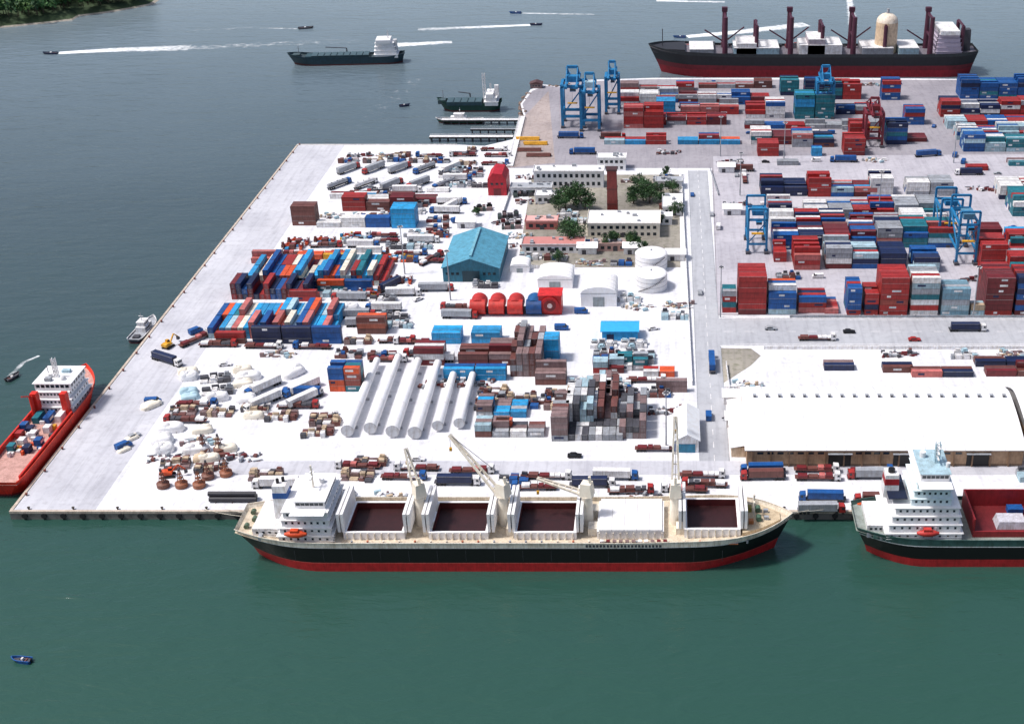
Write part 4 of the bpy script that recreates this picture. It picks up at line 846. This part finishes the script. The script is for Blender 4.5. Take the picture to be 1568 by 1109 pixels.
# --- orange supply vessel on the left
def supply():
    m=MB(); L=82; OR=C(222,42,26)
    hull(m,L,17,[(.8,DRED),(5.4,OR),(6.4,C(232,60,35))],3,.4,6,.72,.06,.92,C(205,160,150),1.2,2); zd=5.2
    z,x0,x1,hw=tiers(m,50,68,7.2,zd,3,2.7,WHITE,1.0,7)
    m.part('bridge'); m.box(x0,x1,-6.8,6.8,z,z+2.8,WHITE,5); m.box(x0-.5,x1+.5,-7.3,7.3,z+2.8,z+3.05,WHITE,5); m.part('windows'); m.wins(x0+.3,x1-.3,-6.8,z+1.1,6,1.3,1.2); m.wins(-6.4,6.4,x0,z+1.1,7,1.3,1.2,-1,'x')
    m.part('roof_gear'); m.bx(x0+2,2,z+3.05,2,2.2,1.4,GREY); m.bx(x0+9,-2,z+3.05,2,3,1.1,PALE); m.beam((x0+7,4,z+3),(x0+7,4,z+7),.2,DGREY)
    m.part('mast'); m.lattice((x0+5,0,z+3),(x0+5,0,z+11),1.2,WHITE,5,.25); m.cyl((x0+5,2.5,z+3),(x0+5,2.5,z+4.5),.9,WHITE); m.dome((x0+3,-3,z+3.05),1.2,1.6,WHITE,12)
    m.part('funnel'); 
    for s in(-1,1): m.bx(49,s*5.5,zd,2.6,2.2,9.5,OR)
    m.part('deck_containers')
    for x,y,c,l in((43,-5.5,WHITE,6.06),(42,-1.5,BLUE,6.06),(42,2.5,TEAL,6.06),(35,-4.5,WHITE,3),(34.5,1.5,NAVY,3),(31,4,RED,3),(31,-1,WHITE,3),(37,5,BLUE,3),(26,-5,BLUE,3),(26,1,WHITE,3),(22,3,TEAL,3),(21,-3,NAVY,3)): container(m,x,y,zd,l,'x',c)
    m.part('deck_gear')
    for _ in range(22): m.bx(R.uniform(18,48),R.uniform(-6.5,6.5),zd,R.uniform(.7,2),R.uniform(.7,1.8),R.uniform(.6,1.9),R.choice([BLACK,YEL,ORANGE,DGREY,BLUE,WHITE,WHITE]))
    m.part('crash_rail')
    for s in(-1,1): m.box(3,48,s*7.6-.3,s*7.6+.3,zd,zd+2.2,OR)
    m.part('deck_crane'); m.cyl((47,6,zd),(47,6,zd+9),.7,OR); m.beam((47,6,zd+9),(36,3,zd+15),.5,OR)
    return m.asset('offshore_supply_vessel')
place(supply(),XL-1.5-8.5,site(0,764,WZ)[1],WZ,math.pi/2)
# jetties and footbridge
def jetty(u0,u1,v,w_=4,col=WHITE):
    x0,y0=site(u0,v); x1=site(u1,v)[0]; m=MB(); m.part('deck'); m.box(0,x1-x0,0,w_,-.9,.0,C(40,38,40)); m.box(0,x1-x0,.2,w_-.2,.0,.25,col); m.part('piles'); k=1
    while k<x1-x0: m.cyl((k,.5,-7),(k,.5,-.9),.35,DGREY,n=8); m.cyl((k,w_-.5,-7),(k,w_-.5,-.9),.35,DGREY,n=8); k+=5
    m.part('rail'); m.box(0,x1-x0,w_-.3,w_-.15,.9,1.0,WHITE); place(m.asset('jetty'),x0,y0)
jetty(657,785,211); jetty(676,800,185,3.5); jetty(720,790,199,2,GREY)
m=MB(); a=Vector((*site(781,256),.3)); b_=Vector((*site(800,180),.3)); d=(b_-a); n_=Vector((-d.y,d.x,0)).normalized()*1.8
m.part('deck'); m.add([tuple(a-n_),tuple(b_-n_),tuple(b_+n_),tuple(a+n_)]+[tuple(q+Vector((0,0,.5))) for q in(a-n_,b_-n_,b_+n_,a+n_)],[(0,1,5,4),(1,2,6,5),(2,3,7,6),(3,0,4,7),(4,5,6,7)],WHITE)
m.part('rail')
for s in(-1,1): m.beam(a+n_*s+Vector((0,0,1.4)),b_+n_*s+Vector((0,0,1.4)),.15,WHITE)
place(m.asset('access_ramp'))
m=MB()
for i in range(90):
    t=R.random(); pts=[(803,184),(797,160),(812,139),(832,131),(862,134),(872,125)]; k=min(4,int(t*5)); f=t*5-k
    u=pts[k][0]+(pts[k+1][0]-pts[k][0])*f; v=pts[k][1]+(pts[k+1][1]-pts[k][1])*f; x,y=site(u,v); m.lump((x+R.uniform(-2,2),y+R.uniform(-2,2),-2.6+R.uniform(0,1.6)),R.uniform(2,4),R.uniform(2,4),R.uniform(1,2.2),C(120,100,90),8,3,.8)
place(m.asset('shore_rocks'))
m=MB(); m.part('hut'); m.box(0,8,0,6,0,3,BROWNG); m.part('roof'); m.prism([(-.5,3),(8.5,3),(4,4.6)],-.5,6.5,C(90,60,60)); m.part('window'); m.wins(1,7,0,1.2,3,1,1); put(m.asset('shore_hut'),812,136)
for u,v in((788,215),(800,222),(790,232),(805,240)): put(pipes(YEL if v<225 else BROWN,14,.35,4),u+20,v)
# ------------------------------------------------------------------ trees
def leafclump(m,c,r,n,col,size):
    for _ in range(n):
        d=Vector((R.gauss(0,1),R.gauss(0,1),R.gauss(0,.8))); d=d/max(d.length,.01)*r*R.random()**.4
        p=Vector(c)+d; a=Vector((R.gauss(0,1),R.gauss(0,1),R.gauss(0,1))).normalized(); b_=a.cross(Vector((R.gauss(0,1),R.gauss(0,1),R.gauss(0,1)))).normalized()
        s=size*R.uniform(.6,1.3); k=R.uniform(.7,1.3); cc=tuple(x*k for x in col)
        m.add([tuple(p-a*s),tuple(p-b_*s*.6),tuple(p+a*s),tuple(p+b_*s*.6)],[(0,1,2,3)],cc,3)
GR=[(.012,.045,.012),(.022,.07,.018),(.035,.095,.025),(.05,.10,.025)]
def tree(h,r):
    m=MB(); m.part('trunk'); m.cyl((0,0,0),(.2,.1,h*.5),.35,C(80,62,48),.2,n=8)
    m.part('limbs'); cs=[]
    for i in range(22):
        a=R.uniform(0,6.28); q=R.uniform(.2,.95)*r; p=(q*math.cos(a),q*math.sin(a),h*R.uniform(.4,.95)-q*.2); cs.append(p)
        m.cyl((.2,.1,h*R.uniform(.3,.5)),p,.12,C(80,62,48),.04,n=5)
    m.part('crown')
    for p in cs+[(0,0,h*.9)]: leafclump(m,p,r*R.uniform(.3,.46),70,R.choice(GR),.42)
    return m.asset('tree')
TR=[tree(9,4.8),tree(7,3.8),tree(11,6)]
for u,v,s in((866,320,1.1),(882,314,1.2),(896,320,1.1),(855,322,.8),(876,372,1.1),(870,362,.9),(935,380,.9),(972,384,1.1),(966,380,.9),(985,308,1.1),(970,312,1),(995,312,.9),(980,290,.8),(1005,300,.7),(1015,310,.8),(1030,296,.7),(1035,330,.7),(1020,270,.6),(940,374,.7),(855,402,.6),(1012,345,.6),(830,345,.5),(985,390,.7),(730,330,.6)): put(R.choice(TR),u,v,R.uniform(0,6),sc=s)
# distant wooded shore
M_SHORE=concrete('sand_shore',(.45,.40,.33),.7,(.5,.55,.4),300); M_FLOOR=concrete('forest_floor',(.045,.08,.03),.6,(.6,.6,.5),300,.03,1)
def shore(poly,h,name):
    P=[Vector((*site(a,b_,WZ),0)) for a,b_ in poly]; c=sum(P,Vector())/len(P); n=len(P); vs=[];fs=[]
    for k,(s,z) in enumerate(((1,WZ-.5),(.955,WZ+1.0),(.8,WZ+h*.5),(.45,WZ+h),(0.001,WZ+h*1.15))):
        for p in P: q=c+(p-c)*s; vs.append((q.x,q.y,z))
    for k in range(4):
        for i in range(n): fs.append((k*n+i,k*n+(i+1)%n,(k+1)*n+(i+1)%n,(k+1)*n+i))
    me=bpy.data.meshes.new(name); me.from_pydata(vs,[],fs); me.materials.append(M_SHORE); me.materials.append(M_FLOOR)
    for p in me.polygons: p.material_index=0 if p.index<n else 1
    o=bpy.data.objects.new(name,me); scene.collection.objects.link(o)
    return P,c
def woods(P,c,num,h):
    m=MB(); m.part('crowns'); tris=[(c,P[i],P[(i+1)%len(P)]) for i in range(len(P))]; ws=[((b_-a).cross(d-a)).length for a,b_,d in tris]
    for _ in range(num):
        a,b_,d=R.choices(tris,ws)[0]; s,t=R.random(),R.random()
        if s+t>1:s,t=1-s,1-t
        q=a+(b_-a)*s+(d-a)*t; q=c+(q-c)*.92; g_=tuple(x*1.5 for x in R.choice(GR)); hh=R.uniform(6,13); zz=WZ+h*(1-(q-c).length/ (max((p-c).length for p in P)))
        leafclump(m,(q.x,q.y,zz+hh*.6+1),hh*.45,34,g_,1.7)
        m.cyl((q.x,q.y,zz-1),(q.x,q.y,zz+hh*.5),.3,C(70,55,40),n=5)
    place(m.asset('distant_trees'))
P_,c_=shore([(-160,74),(-60,52),(0,44),(40,40),(80,36),(112,32),(122,26),(170,20),(205,14),(236,8),(256,-6),(150,-25),(0,-45),(-200,-50)],9,'terrain'); woods(P_,c_,1500,9)
# far coast north of the bay
m=MB(); m.part('slopes'); n=60; vs=[];fs=[]
for i in range(n+1):
    x=-9000+18000*i/n
    for j,(y,z) in enumerate(((7000,-4),(7400,R.uniform(20,60)),(8200,R.uniform(100,260)),(9500,R.uniform(60,200)))): vs.append((x,y+R.uniform(-80,80),z))
for i in range(n):
    for j in range(3): fs.append((i*4+j,(i+1)*4+j,(i+1)*4+j+1,i*4+j+1))
m.add(vs,fs,C(60,85,70),0,True); place(m.asset('hills'))
print('objects',len(scene.objects))
